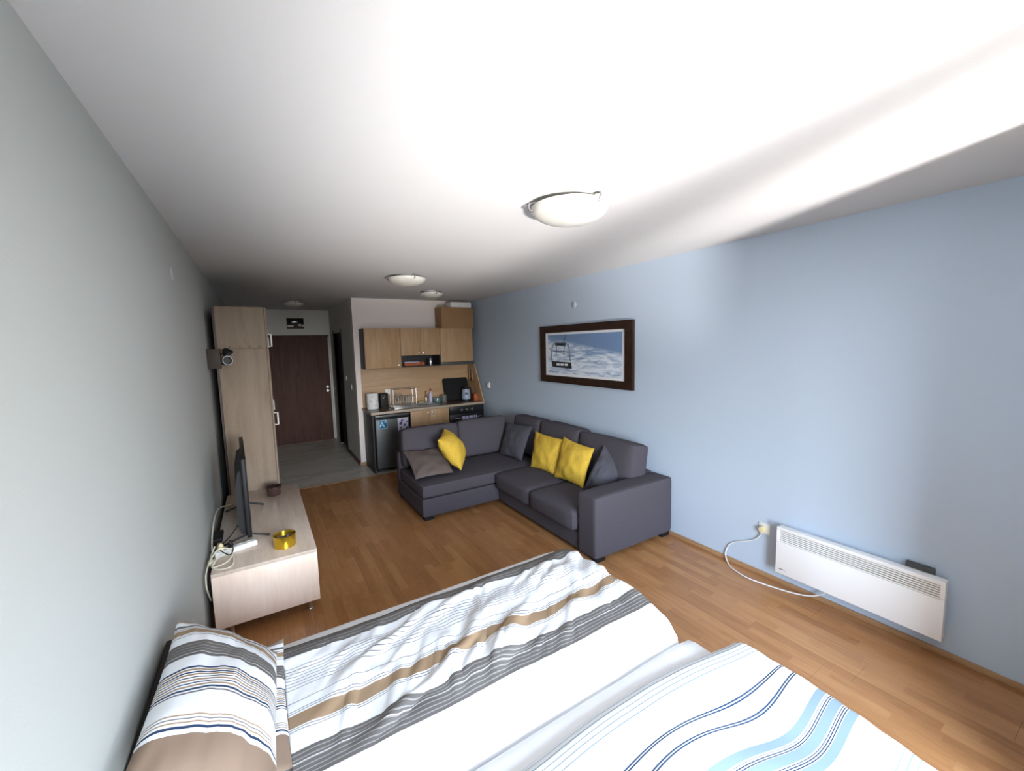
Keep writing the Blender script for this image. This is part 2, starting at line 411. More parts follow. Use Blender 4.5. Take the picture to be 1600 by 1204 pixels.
struct(obj('baseboard_kitchen', box(B(), XP - .014, 1.695, YK - .014, YK, 0, .05, .003), 'skirting_oak'))

# entrance door
dr = struct(obj('door_1', box(B(), .50, 1.575, YD - .035, YD - .001, .012, 2.035, .003), 'walnut_door'))
bm = B(); box(bm, .44, .50, YD - .045, YD, 0, 2.075); box(bm, .44, 1.60, YD - .045, YD, 2.035, 2.075)
obj('door_frame', bm, 'walnut_door', dr, smooth=False)
obj('door_sill', box(B(), .44, 1.60, YD - .05, YD, 0, .012), 'skirting_dark', dr, smooth=False)
bm = B(); cyl(bm, (1.515, YD - .035, 1.06), (1.515, YD - .045, 1.06), .026); cyl(bm, (1.515, YD - .045, 1.06), (1.515, YD - .085, 1.06), .010)
tube(bm, [(1.515, YD - .085, 1.06), (1.47, YD - .09, 1.06), (1.39, YD - .088, 1.057)], .009)
obj('door_handle', bm, 'chrome', dr)
bm = B(); cyl(bm, (1.515, YD - .035, .985), (1.515, YD - .045, .985), .026)
obj('lock_plate', bm, 'chrome', dr)
struct(obj('trim_2', box(B(), 1.60, XP, YD - .05, YD, .06, 2.075, .003), 'trim_white'))

# fuse box above the door
t = thing('fuse_box', (1.035, YD, 2.19), 'small dark glossy box on the wall above the brown door', 'fuse box')
obj('casing', box(B(), .892, 1.178, YD - .05, YD, 2.20, 2.39, .006), 'dark_plate', t)
obj('window_cover', box(B(), .905, 1.165, YD - .062, YD - .05, 2.29, 2.38, .004), 'black_gloss', t)
for a, b, z in ((.90, 1.0, 2.245), (1.085, 1.13, 2.262), (1.145, 1.17, 2.25)):
    obj('breaker_switch', box(B(), a, b, YD - .07, YD - .05, z - .022, z + .018, .004), 'white_plastic', t)

# ------------------------------------------------------------------ ceiling lamps
def lamp(x, y, r, label):
    t = thing('ceiling_lamp', (x, y, H - .12), label, 'lamp', 'opal bowl ceiling lamps')
    obj('base_plate', lathe(B(), [(0, H - .001), (r * .62, H - .001), (r * .62, H - .025), (0, H - .025)], (x, y, 0)), 'white_enamel', t)
    pr = []
    for i in range(15):
        a = i / 14 * math.pi / 2; pr.append((r * math.sin(a), H - .03 - r * .40 * math.cos(a)))
    inner = [(q * .97, z + .005) for q, z in pr[::-1]]
    obj('bowl_shade', lathe(B(), [(0, pr[0][1])] + pr[1:] + [(r, H - .026), (r * .97, H - .026)] + inner[:-1] + [(0, inner[-1][1])], (x, y, 0), n=48), 'opal_glass', t)
    for k in range(3):
        a = math.radians(35 + 120 * k); p = Vector((x + r * .985 * math.cos(a), y + r * .985 * math.sin(a), H - .03)); d = Vector((math.cos(a), math.sin(a), 0))
        bm = B(); tube(bm, [p + d * -.03 + Vector((0, 0, .028)), p + d * .012 + Vector((0, 0, .02)), p + d * .014 + Vector((0, 0, -.01)), p + d * -.012 + Vector((0, 0, -.02))], .005, 6, 4)
        obj('clip', bm, 'brushed_steel', t)
lamp(1.86, 1.77, .205, 'large opal glass bowl lamp on the bright ceiling, nearest to the bed')
lamp(1.79, 4.36, .195, 'opal glass bowl lamp mid-ceiling, second nearest, over the sofa chaise')
lamp(2.47, 5.45, .155, 'smaller opal glass bowl lamp on the ceiling close to the kitchen wall')
lamp(.92, 7.28, .140, 'opal glass bowl lamp on the dark corridor ceiling before the entrance door')

# ------------------------------------------------------------------ kitchen
KF = 5.93; CT = .89; CX0, CX1 = 1.69, 3.478
t = thing('countertop', (2.58, 6.23, CT - .04), 'long dark mottled kitchen worktop with pale front edge', 'countertop')
bm = B(); SX0, SX1, SY0, SY1 = 2.42, 2.74, 6.07, 6.43       # sink cut-out
for a in ((CX0, SX0, KF, YK), (SX1, CX1, KF, YK), (SX0, SX1, KF, SY0), (SX0, SX1, SY1, YK)): box(bm, a[0], a[1], a[2], a[3], CT - .035, CT)
obj('slab', bm, 'worktop', t, smooth=False)
bm = B(); box(bm, CX0 - .004, CX1 + .004, KF - .006, KF, CT - .036, CT + .001, .002); box(bm, CX0 - .006, CX0, KF, YK, CT - .036, CT + .001, .002)
obj('edge_band', bm, 'worktop_edge', t)
tag(obj('splashback', box(B(), 1.70, 3.478, YK - .017, YK - .001, CT + .001, 1.49, .002), 'beech_wide'), 'beech wood splashback panel between worktop and wall cupboards', 'splashback')
bm = B(); prism(bm, [(YK - .016, CT), (KF + .03, CT), (6.26, 1.49), (YK - .016, 1.49)], 'x', 3.480, 3.498)
tag(obj('side_panel', bm, 'beech', smooth=False), 'sloping beech end panel at the right end of the worktop', 'panel')
# sink
t = thing('sink', (2.40, 6.25, CT), 'stainless steel sink with ribbed drainer set into the worktop', 'sink')
bm = B()
for a in ((SX0 - .02, SX0 + .004, SY0 - .03, SY1 + .03), (SX1 - .004, SX1 + .02, SY0 - .03, SY1 + .03), (SX0, SX1, SY0 - .03, SY0 + .004), (SX0, SX1, SY1 - .004, SY1 + .03)):
    box(bm, a[0], a[1], a[2], a[3], CT + .0005, CT + .006)
obj('rim', bm, 'brushed_steel', t, smooth=False)
bm = B()
box(bm, SX0 + .002, SX1 - .002, SY0 + .002, SY1 - .002, CT - .15, CT - .145)
for a in ((SX0 + .002, SX0 + .006, SY0 + .002, SY1 - .002), (SX1 - .006, SX1 - .002, SY0 + .002, SY1 - .002), (SX0 + .002, SX1 - .002, SY0 + .002, SY0 + .006), (SX0 + .002, SX1 - .002, SY1 - .006, SY1 - .002)):
    box(bm, a[0], a[1], a[2], a[3], CT - .15, CT + .004)
obj('bowl', bm, 'brushed_steel', t, smooth=False)
bm = B(); box(bm, 2.05, SX0 - .02, SY0 - .03, SY1 + .03, CT + .0005, CT + .008, .002)
dp = obj('drainer', bm, 'brushed_steel', t)
for k in range(8): obj('rib', box(B(), 2.09, SX0 - .05, SY0 + .01 + k * .045, SY0 + .022 + k * .045, CT + .008, CT + .011, .001), 'brushed_steel', dp)
# tap
t = thing('tap', (2.69, 6.47, CT), 'curved chrome mixer tap behind the sink', 'tap')
bm = B(); lathe(bm, [(0, 0), (.026, 0), (.026, .012), (.019, .02), (.018, .10), (.014, .115), (0, .118)], (2.69, 6.475, CT))
obj('body', bm, 'chrome', t)
bm = B(); tube(bm, [(2.69, 6.47, CT + .085), (2.69, 6.42, CT + .135), (2.68, 6.36, CT + .14), (2.67, 6.31, CT + .115), (2.67, 6.30, CT + .09)], .011)
obj('spout', bm, 'chrome', t)
bm = B(); tube(bm, [(2.69, 6.475, CT + .115), (2.69, 6.48, CT + .15), (2.685, 6.44, CT + .185)], .007)
obj('lever', bm, 'chrome', t)

# base end panel, fridge, cupboard, oven
tag(obj('cabinet_end_panel', box(B(), 1.70, 1.718, KF + .015, YK, 0, CT - .036), 'cabinet_dark', smooth=False), 'black end panel at the left side of the small fridge', 'panel')
t = thing('fridge', (1.99, 6.2, 0), 'small dark grey undercounter fridge with blue sticker', 'fridge')
obj('cabinet_body', box(B(), 1.735, 2.235, KF + .07, YK - .06, .03, CT - .045, .006), 'black_plastic', t)
fd = obj('fridge_door', box(B(), 1.738, 2.232, KF + .01, KF + .065, .06, .795, .012, 3), 'fridge_grey', t)
obj('top_trim', box(B(), 1.738, 2.232, KF + .012, KF + .065, .803, .84, .006), 'fridge_grey', t)
for xx in (1.78, 2.19):
    for yy in (6.06, 6.40): obj('foot', cyl(B(), (xx, yy, 0), (xx, yy, .035), .018), 'black_plastic', t)
obj('grip', box(B(), 1.75, 2.22, KF + .006, KF + .012, .775, .792, .002), 'black_plastic', fd)
t2 = thing('energy_sticker', (1.84, KF + .009, .66), 'blue energy sticker with a white letter A on the fridge door', 'sticker')
obj('backing', box(B(), 1.782, 1.902, KF + .0065, KF + .0098, .648, .768, .001), 'sticker_blue', t2)
bm = B(); 
for a in ((1.782, 1.902, .762, .768), (1.782, 1.902, .648, .654), (1.782, 1.788, .648, .768), (1.896, 1.902, .648, .768)): box(bm, a[0], a[1], KF + .0055, KF + .0067, a[2], a[3])
obj('border', bm, 'sticker_light', t2, smooth=False)
def text(body, size, loc, rot, material, parent, name='lettering'):
    c = bpy.data.curves.new(name, 'FONT'); c.body = body; c.size = size; c.extrude = .0006; c.offset = size * .012; c.align_x = 'CENTER'
    o = bpy.data.objects.new(name, c); COL.objects.link(o); o.data.materials.append(M_(material))
    off = Vector((0, 0, 0)); q = parent
    while q is not None: off += q.location; q = q.parent
    me = bpy.data.meshes.new_from_object(o.evaluated_get(bpy.context.evaluated_depsgraph_get())); bpy.data.objects.remove(o)
    o = bpy.data.objects.new(name, me); COL.objects.link(o)
    if not me.materials: me.materials.append(M_(material))
    o.parent = parent; o.location = Vector(loc) - off; o.rotation_euler = rot; return o
text('A', .110, (1.828, KF + .0055, .672), (math.pi / 2, 0, 0), 'sticker_light', t2)
text('+', .055, (1.880, KF + .0055, .722), (math.pi / 2, 0, 0), 'sticker_light', t2)
t2 = thing('photo_magnet', (2.14, KF + .009, .57), 'white and violet picture magnet at the fridge door corner', 'magnet')
obj('card', box(B(), 2.055, 2.205, KF + .0065, KF + .0098, .578, .775, .001), 'magnet_white', t2)
for k, (xx, zz, r) in enumerate(((2.118, .735, .020), (2.10, .695, .026), (2.155, .665, .022), (2.19, .71, .012), (2.10, .632, .018), (2.185, .625, .020), (2.14, .60, .015))):
    bm = B(); lathe(bm, [(0, 0), (r, 0), (r, .001), (0, .001)], (xx, KF + .0066, zz), (0, -1, 0), 14, 1.0, .7)
    obj('print_blot', bm, 'magnet_dark', t2)
t = thing('base_cupboard', (2.56, 6.2, 0), 'beech base cupboard with two doors under the sink', 'cupboard')
obj('carcass', box(B(), 2.248, 2.868, KF + .03, YK - .02, .08, CT - .17), 'cabinet_dark', t, smooth=False)
obj('plinth', box(B(), 2.248, 2.868, KF + .06, KF + .08, 0, .08), 'cabinet_dark', t, smooth=False)
for a, b, kx in ((2.252, 2.556, 2.525), (2.560, 2.864, 2.592)):
    d = obj('door', box(B(), a, b, KF + .010, KF + .029, .09, CT - .04, .002), 'beech', t)
    obj('knob', lathe(B(), [(0, 0), (.006, 0), (.006, .012), (.014, .018), (.014, .024), (0, .028)], (kx, KF + .010, .80), (0, -1, 0), 14), 'brushed_steel', d)
t = thing('oven', (3.17, 6.2, 0), 'black built-in oven with knobs and steel handle', 'oven')
obj('body', box(B(), 2.878, 3.452, KF + .04, YK - .02, .08, CT - .04), 'black_plastic', t, smooth=False)
pn = obj('control_panel', box(B(), 2.88, 3.45, KF + .012, KF + .04, .735, CT - .042, .003), 'oven_black', t)
for xx in (3.075, 3.165, 3.26):
    obj('knob', lathe(B(), [(0, 0), (.021, 0), (.020, .018), (.016, .022), (0, .022)], (xx, KF + .012, .79), (0, -1, 0), 18), 'brushed_steel', pn)
dd = obj('oven_door', box(B(), 2.88, 3.45, KF + .012, KF + .04, .14, .725, .003), 'oven_black', t)
bm = B(); cyl(bm, (2.93, KF - .03, .665), (3.40, KF - .03, .665), .011)
for xx in (2.945, 3.385): cyl(bm, (xx, KF - .03, .665), (xx, KF + .014, .665), .008)
obj('handle', bm, 'chrome', dd)
obj('drawer_front', box(B(), 2.88, 3.45, KF + .014, KF + .04, .02, .13, .003), 'oven_black', t)
tag(obj('cabinet_end_panel', box(B(), 3.456, 3.474, KF + .015, YK, 0, CT - .036), 'cabinet_dark', smooth=False), 'black end panel to the right of the oven by the blue wall', 'panel')
# towel over the oven handle
t = thing('dish_towel', (3.2, KF - .03, .5), 'white and violet striped towel hanging on the oven handle', 'towel')
for k in range(13):
    a = 3.068 + k * .0195; c = 'towel_blue' if k in (2, 5, 9, 11) else 'towel_white'
    w = .0195
    bm = B(); prof = [(-.045, .42), (-.046, .66), (-.043, .682), (-.030, .688), (-.017, .682), (-.014, .66), (-.014, .50), (-.011, .50), (-.011, .662), (-.014, .686), (-.030, .692), (-.047, .686), (-.050, .66), (-.049, .42)]
    prism(bm, [(KF + y_, z_ ) for y_, z_ in prof], 'x', a, a + w)
    obj('stripe', bm, c, t, smooth=False)

# wall cupboards
UF = 6.20; UT = 2.09
t = thing('wall_cupboard', (1.97, 6.36, 1.495), 'leftmost wall cupboard with one wide beech door', 'cupboard', 'beech wall cupboards above the worktop')
obj('carcass', box(B(), 1.705, 2.232, UF + .02, YK - .001, 1.493, UT), 'cabinet_dark', t, smooth=False)
d = obj('door', box(B(), 1.708, 2.231, UF, UF + .019, 1.497, UT - .002, .002), 'beech', t)
obj('knob', lathe(B(), [(0, 0), (.006, 0), (.006, .012), (.014, .018), (.014, .024), (0, .028)], (2.195, UF, 1.535), (0, -1, 0), 14), 'chrome', d)
t = thing('wall_cupboard', (2.55, 6.36, 1.495), 'middle wall cupboard with two small beech doors over an open niche', 'cupboard', 'beech wall cupboards above the worktop')
bm = B(); box(bm, 2.235, 2.867, UF + .02, YK - .001, 1.665, UT); box(bm, 2.235, 2.253, UF + .005, YK - .001, 1.493, 1.665); box(bm, 2.849, 2.867, UF + .005, YK - .001, 1.493, 1.665)
box(bm, 2.253, 2.849, UF + .005, YK - .001, 1.493, 1.511); box(bm, 2.253, 2.849, YK - .012, YK - .001, 1.511, 1.665)
obj('carcass', bm, 'cabinet_dark', t, smooth=False)
for a, b, kx in ((2.237, 2.549, 2.515), (2.553, 2.865, 2.59)):
    d = obj('door', box(B(), a, b, UF, UF + .019, 1.672, UT - .002, .002), 'beech', t)
    obj('knob', lathe(B(), [(0, 0), (.006, 0), (.006, .012), (.014, .018), (.014, .024), (0, .028)], (kx, UF, 1.705), (0, -1, 0), 14), 'chrome', d)
t = thing('wall_cupboard', (3.16, 6.36, 1.545), 'rightmost wall cupboard with one beech door above the extractor', 'cupboard', 'beech wall cupboards above the worktop')
obj('carcass', box(B(), 2.870, 3.458, UF + .02, YK - .001, 1.545, UT), 'cabinet_dark', t, smooth=False)
d = obj('door', box(B(), 2.872, 3.440, UF, UF + .019, 1.547, UT - .002, .002), 'beech', t)
obj('knob', lathe(B(), [(0, 0), (.006, 0), (.006, .012), (.014, .018), (.014, .024), (0, .028)], (2.905, UF, 1.58), (0, -1, 0), 14), 'chrome', d)
t = thing('extractor_hood', (3.16, 6.36, 1.492), 'slim dark grey extractor hood under the rightmost wall cupboard', 'extractor')
obj('housing', box(B(), 2.870, 3.458, UF - .01, YK - .002, 1.497, 1.544, .004), 'grey_dark_plastic', t)
obj('filter', box(B(), 2.90, 3.43, UF + .03, YK - .05, 1.493, 1.497), 'brushed_steel', t, smooth=False)
# things on the wall cupboards
t = thing('cardboard_box', (3.18, 6.37, UT), 'brown cardboard box on top of the rightmost wall cupboard', 'box')
obj('carton', box(B(), 2.915, 3.478, UF + .02, YK - .03, UT, 2.42, .004), 'cardboard', t)
obj('packing_tape', box(B(), 2.914, 3.479, 6.34, 6.40, 2.20, 2.4205), 'cardboard', t, smooth=False)
tag(obj('paper_stack', box(B(), 3.09, 3.45, UF + .03, YK - .06, 2.422, 2.508, .006), 'paper_white'), 'flat white package lying on the brown cardboard box', 'package')

# things in the niche
t = thing('cloth_pack', (2.43, 6.28, 1.511), 'orange folded cloth pack with pale top in the open niche', 'cloth')
bm = B(); puffy(bm, (.30, .16, .045), .018, (0, 0, .008), Matrix.Translation((2.425, 6.29, 1.534)), 7, .008, 3); obj('folded_cloth', bm, 'orange', t)
bm = B(); puffy(bm, (.25, .13, .022), .009, (0, 0, .004), Matrix.Translation((2.41, 6.29, 1.566)), 7, .008, 5); obj('paper_layer', bm, 'magnet_white', t)
bm = B(); puffy(bm, (.07, .09, .06), .02, (0, 0, .01), Matrix.Translation((2.575, 6.27, 1.541)), 7, .012, 8); obj('tied_end', bm, 'orange', t)
t = thing('tin_can', (2.72, 6.27, 1.511), 'small silver can standing in the open niche', 'can')
obj('body', lathe(B(), [(0, 0), (.036, 0), (.036, .004), (.034, .008), (.034, .092), (.036, .096), (.036, .10)], (2.718, 6.27, 1.511), n=24), 'brushed_steel', t)
obj('lid', lathe(B(), [(0, .094), (.034, .094), (.034, .098), (0, .098)], (2.718, 6.27, 1.511), n=24), 'chrome', t)

# worktop things
t = thing('kitchen_roll', (1.805, 6.30, CT), 'white printed kitchen paper roll at the left end of the worktop', 'paper roll')
obj('paper', lathe(B(), [(.022, .002), (.083, .002), (.085, .006), (.085, .234), (.083, .238), (.022, .238), (.022, .002)], (1.805, 6.34, CT), n=36), 'paper_white', t)
obj('core', lathe(B(), [(.018, 0), (.021, 0), (.021, .240), (.018, .240), (.018, 0)], (1.805, 6.34, CT), n=20), 'cardboard', t)
for k in range(7):
    a = math.radians(-150 + 24 * k + (k % 2) * 9); z = .06 + (k % 3) * .065
    p = Vector((1.805 + .0852 * math.cos(a), 6.34 + .0852 * math.sin(a), CT + z)); bm = B()
    lathe(bm, [(0, 0), (.016, 0), (.016, .0012), (0, .0012)], p, (math.cos(a), math.sin(a), 0), 10, 1.4, .8); obj('printed_motif', bm, 'roll_print', t)
t = thing('coffee_maker', (1.985, 6.40, CT), 'black box-shaped coffee maker beside the kitchen roll', 'coffee maker')
obj('housing', box(B(), 1.925, 2.045, 6.34, 6.49, CT, CT + .215, .012, 3), 'black_plastic', t)
obj('spout', box(B(), 1.965, 2.005, 6.325, 6.345, CT + .13, CT + .155, .004), 'black_gloss', t)
obj('indicator', lathe(B(), [(0, 0), (.008, 0), (.008, .003), (0, .003)], (1.985, 6.34, CT + .17), (0, -1, 0), 12), 'chrome', t)
obj('drip_tray', box(B(), 1.935, 2.035, 6.30, 6.345, CT, CT + .02, .004), 'black_plastic', t)
t = thing('wall_socket', (2.085, YK - .016, 1.10), 'white socket with plug on the splashback behind the dish rack', 'socket')
obj('plate', box(B(), 2.045, 2.125, YK - .026, YK - .016, 1.07, 1.15, .003), 'white_plastic', t)
obj('plug', lathe(B(), [(0, 0), (.022, 0), (.020, .03), (0, .034)], (2.085, YK - .026, 1.11), (0, -1, 0), 16), 'white_plastic', t)
# wire dish rack
t = thing('dish_rack', (2.25, 6.36, CT + .012), 'chrome wire dish rack on the sink drainer', 'dish rack')
X0, X1, Y0, Y1, Z0, Z1 = 2.10, 2.46, 6.27, 6.46, CT + .025, CT + .27
for z in (Z0 + .01, (Z0 + Z1) / 2, Z1): obj('wire_frame', tube(B(), [(X0, Y0, z), (X1, Y0, z), (X1, Y1, z), (X0, Y1, z), (X0, Y0, z)], .0035, 6, 1), 'chrome', t)
for xx, yy in ((X0, Y0), (X1, Y0), (X1, Y1), (X0, Y1)): obj('leg', tube(B(), [(xx, yy, CT + .011), (xx, yy, Z1)], .004, 6, 1), 'chrome', t)
for k in range(1, 9):
    xx = X0 + (X1 - X0) * k / 9
    obj('plate_wire', tube(B(), [(xx, Y0, (Z0 + Z1) / 2), (xx, Y0, Z0 + .01), (xx, Y1, Z0 + .01), (xx, Y1, (Z0 + Z1) / 2)], .0025, 6, 1), 'chrome', t)
for k, (xx, yy, r, z) in enumerate(((2.16, 6.365, .085, CT + .13), (2.24, 6.365, .080, CT + .125))):
    tag(obj('plate', lathe(B(), [(0, 0), (r * .6, 0), (r, .016), (r, .019), (r * .6, .004), (0, .004)], (xx, yy, z), (1, 0, .12), 28), 'glass_clear'),
        ('glass plate standing at the left end of the dish rack', 'glass plate standing in the middle of the dish rack')[k], 'plate')
def glass(name, x, y, z, r, h, m, label, cat, flare=1.0):
    pr = [(0, 0), (r * .85, 0), (r * .9, .004), (r, h * .5), (r * flare, h), (r * flare - .003, h), (r - .003, h * .5), (r * .86, .008), (0, .008)]
    return tag(obj(name, lathe(B(), pr, (x, y, z), n=24), m), label, cat)
glass('drinking_glass', 2.33, 6.33, CT + .042, .030, .10, 'glass_clear', 'upright drinking glass inside the wire dish rack', 'glass')
glass('serving_bowl', 2.815, 6.30, CT, .060, .085, 'glass_blue', 'rounded blue green glass bowl to the right of the tap', 'bowl', .86)
glass('storage_jar', 2.925, 6.27, CT, .042, .125, 'glass_clear', 'clear glass jar between the glass bowl and the black tray', 'jar')
# dish soap and sponge
t = thing('soap_bottle', (2.77, 6.46, CT), 'clear dish soap bottle with red cap beside the tap', 'bottle')
obj('bottle', lathe(B(), [(0, 0), (.030, 0), (.032, .01), (.032, .12), (.022, .155), (.012, .165), (.012, .18), (0, .18)], (2.77, 6.465, CT), n=20, sx=1, sy=.7), 'magnet_white', t)
obj('cap', lathe(B(), [(0, .18), (.013, .18), (.013, .20), (.008, .225), (0, .226)], (2.77, 6.465, CT), n=16), 'red', t)
t = thing('sponge', (2.60, 6.47, CT + .006), 'yellow dish sponge lying behind the sink', 'sponge')
obj('foam', box(B(), 2.555, 2.645, 6.445, 6.495, CT + .006, CT + .028, .004), 'sponge', t)
obj('scouring_pad', box(B(), 2.555, 2.645, 6.445, 6.495, CT + .028, CT + .036, .003), 'grey_dark_plastic', t)
# black tray leaning on the splashback
bm = B(); box(bm, -.225, .225, -.009, .009, -.2, .2, .004)
bmesh.ops.delete(bm, geom=bm.verts[:], context='VERTS'); 
rr = []
for cx_, cz_, a0 in ((.19, .155, 0), (-.19, .155, 90), (-.19, -.155, 180), (.19, -.155, 270)):
    for k in range(7): a = math.radians(a0 + 15 * k); rr.append((cx_ + .035 * math.cos(a), cz_ + .035 * math.sin(a)))
prism(bm, rr, 'y', -.008, .008)
bmesh.ops.transform(bm, matrix=Matrix.Translation((3.215, 6.415, CT + .19)) @ Matrix.Rotation(math.radians(-22), 4, 'X'), verts=bm.verts[:])
tag(obj('black_tray', bm, 'black_plastic', smooth=False), 'large black rounded tray leaning on the splashback above the oven', 'tray')
# water kettle
kx, ky = 3.285, 6.20
t = thing('water_kettle', (kx, ky, CT), 'blue tinted glass kettle with black lid before the black tray', 'kettle')
obj('base', lathe(B(), [(0, 0), (.075, 0), (.075, .022), (.066, .03), (0, .03)], (kx, ky, CT), n=28), 'black_plastic', t)
obj('jug', lathe(B(), [(0, .03), (.070, .03), (.073, .06), (.068, .15), (.060, .195), (.056, .20), (0, .20)], (kx, ky, CT), n=28), 'kettle_blue', t)
obj('emblem', lathe(B(), [(0, 0), (.026, 0), (.026, .004), (0, .004)], (kx - .022, ky - .066, CT + .125), (-.32, -.95, .05), 20), 'label_dark', t)
obj('lid', lathe(B(), [(0, .20), (.057, .20), (.052, .222), (.015, .232), (.012, .245), (0, .247)], (kx, ky, CT), n=28), 'black_plastic', t)
obj('handle', tube(B(), [(kx + .05, ky, CT + .205), (kx + .092, ky + .02, CT + .20), (kx + .097, ky + .02, CT + .12), (kx + .066, ky, CT + .055)], .010, 8), 'black_plastic', t)
obj('lid_knob', lathe(B(), [(0, 0), (.010, 0), (.012, .008), (0, .014)], (kx + .03, ky - .02, CT + .224), n=12), 'chrome', t)
# orange jar and hanging utensils
t = thing('orange_canister', (3.41, 6.16, CT), 'orange canister at the right end of the worktop', 'canister')
obj('body', box(B(), 3.397, 3.465, 6.11, 6.18, CT, CT + .095, .006), 'orange', t)
obj('lid', box(B(), 3.395, 3.467, 6.107, 6.183, CT + .096, CT + .115, .005), 'orange', t)
t = thing('utensil_rail', (3.47, 6.34, 1.38), 'short metal rail with hooks on the sloping end panel', 'rail')
obj('bar', cyl(B(), (3.466, 6.28, 1.415), (3.466, 6.48, 1.415), .005), 'brushed_steel', t)
for k in range(4):
    yy = 6.30 + k * .052; obj('hook', tube(B(), [(3.478, yy, 1.42), (3.462, yy, 1.425), (3.456, yy, 1.405), (3.460, yy, 1.395)], .0025, 6), 'brushed_steel', t)
for k, (l, lab) in enumerate(((.20, 'wooden spoon hanging nearest on the utensil rail'), (.22, 'wooden spatula hanging second on the utensil rail'), (.24, 'wooden ladle hanging third on the utensil rail'))):
    yy = 6.30 + k * .052
    t = thing('cooking_utensil', (3.458, yy, 1.39 - l), lab, 'utensil', 'wooden cooking utensils on the rail')
    obj('handle', tube(B(), [(3.456, yy, 1.40), (3.459, yy, 1.40 - l * .65)], .006, 8, 1), ('beech', 'dark_plate', 'beech')[k], t)
    bm = B(); lathe(bm, [(0, -.035), (.016, -.025), (.022, 0), (.014, .03), (0, .04)], (3.459, yy, 1.40 - l * .8), n=14, sx=.3, sy=1); obj('head', bm, ('beech', 'dark_plate', 'beech')[k], t)

# ------------------------------------------------------------------ wardrobe
t = thing('wardrobe', (.285, 5.3, 0), 'tall pale maple wardrobe with stacked upper cupboard by the corridor', 'wardrobe')
wx0, wx1, wy0, wy1 = .075, .485, 4.68, 6.05
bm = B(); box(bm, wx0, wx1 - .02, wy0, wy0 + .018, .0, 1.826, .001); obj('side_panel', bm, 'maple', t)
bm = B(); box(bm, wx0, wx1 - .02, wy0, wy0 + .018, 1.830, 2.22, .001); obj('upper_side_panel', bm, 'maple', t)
obj('back_panel', box(B(), wx0 - .018, wx0 - .001, wy0 - .001, wy1, 0, 2.215), 'walnut_frame', t, smooth=False)
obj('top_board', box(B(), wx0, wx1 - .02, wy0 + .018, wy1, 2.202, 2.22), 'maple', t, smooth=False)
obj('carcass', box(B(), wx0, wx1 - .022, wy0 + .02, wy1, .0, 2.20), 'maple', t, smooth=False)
for a, b in ((wy0 + .002, 5.36), (5.364, wy1)):
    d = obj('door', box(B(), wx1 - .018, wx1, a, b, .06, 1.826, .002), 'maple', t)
    hy = 4.76 if a < 5 else 5.97
    obj('handle', tube(B(), [(wx1, hy, 1.06), (wx1 + .032, hy, 1.06), (wx1 + .032, hy, 1.18), (wx1, hy, 1.18)], .008, 8, 1), 'white_plastic', d)
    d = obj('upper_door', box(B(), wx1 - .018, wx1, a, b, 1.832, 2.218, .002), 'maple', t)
    obj('handle', tube(B(), [(wx1, hy, 1.845), (wx1 + .028, hy, 1.845), (wx1 + .028, hy, 1.965), (wx1, hy, 1.965)], .008, 8, 1), 'white_plastic', d)
for k in range(4): obj('dowel_cap', cyl(B(), (.17 + .08 * k, wy0, 1.845), (.17 + .08 * k, wy0 - .001, 1.845), .005, 10), 'dark_plate', t)

# ------------------------------------------------------------------ wall spot lamp
t = thing('spot_lamp', (.03, 4.60, 1.64), 'dark wooden wall lamp with two tilted spot heads beside the wardrobe', 'lamp')
obj('wall_plate', box(B(), 0, .100, 4.56, 4.64, 1.652, 1.832, .004), 'dark_plate', t)
for k, (p, ax, z) in enumerate((((.153, 4.58, 1.80), (.55, -.25, -.8), 1.785), ((.140, 4.57, 1.722), (.45, -.85, .1), 1.692))):
    a = obj('arm', tube(B(), [(.09, 4.585, z), (p[0] - .01, p[1], z)], .005, 6, 1), 'black_plastic', t)
    hd = obj('spot_head', lathe(B(), [(0, -.035), (.020, -.035), (.034, -.005), (.042, .018), (.042, .024), (.038, .024), (.030, -.002), (0, -.006)], p, ax, 24), 'black_plastic', t)
    q = Vector(p) + Vector(ax).normalized() * .022
    if k: obj('rim', lathe(B(), [(.036, 0), (.043, 0), (.043, .006), (.036, .006), (.036, 0)], q, ax, 24), 'chrome', hd)
    obj('bulb', lathe(B(), [(0, -.02), (.028, -.02), (.030, -.006), (0, -.004)], q, ax, 20), 'grey_dark_plastic', hd)

# ------------------------------------------------------------------ tv stand and what is on it
TX0, TX1, TY0, TY1, TZ0, TZ1 = .043, .637, 3.029, 4.661, .08, .445
t = thing('tv_stand', (.34, 3.85, 0), 'long low maple tv stand on short metal legs', 'tv stand')
obj('top_board', box(B(), TX0, TX1, TY0, TY1, TZ1 - .022, TZ1, .0015), 'maple_top', t)
obj('front_panel', box(B(), TX0, TX1, TY0, TY0 + .02, TZ0, TZ1 - .0225, .0015), 'maple_front_lit', t)
obj('end_panel', box(B(), TX0, TX1, TY1 - .02, TY1, TZ0, TZ1 - .0225, .0015), 'maple_front_lit', t)
obj('bottom_board', box(B(), TX0, TX1 - .02, TY0 + .02, TY1 - .02, TZ0, TZ0 + .02), 'maple_top', t, smooth=False)
obj('back_panel', box(B(), TX0 + .003, TX0 + .012, TY0 + .02, TY1 - .02, TZ0 + .02, TZ1 - .0225), 'maple_front_lit', t, smooth=False)
for a, b in ((TY0 + .021, 3.84), (3.846, TY1 - .021)):
    obj('drawer_front', box(B(), TX1 - .02, TX1, a, b, TZ0 + .001, TZ1 - .0235, .0015), 'maple_front_lit', t)
for xx in (.12, .575):
    for yy in (3.085, 4.60):
        obj('leg', lathe(B(), [(0, 0), (.020, 0), (.022, .006), (.018, .012), (.018, .06), (.026, .07), (.026, .08), (0, .08)], (xx, yy, 0), n=18), 'chrome', t)
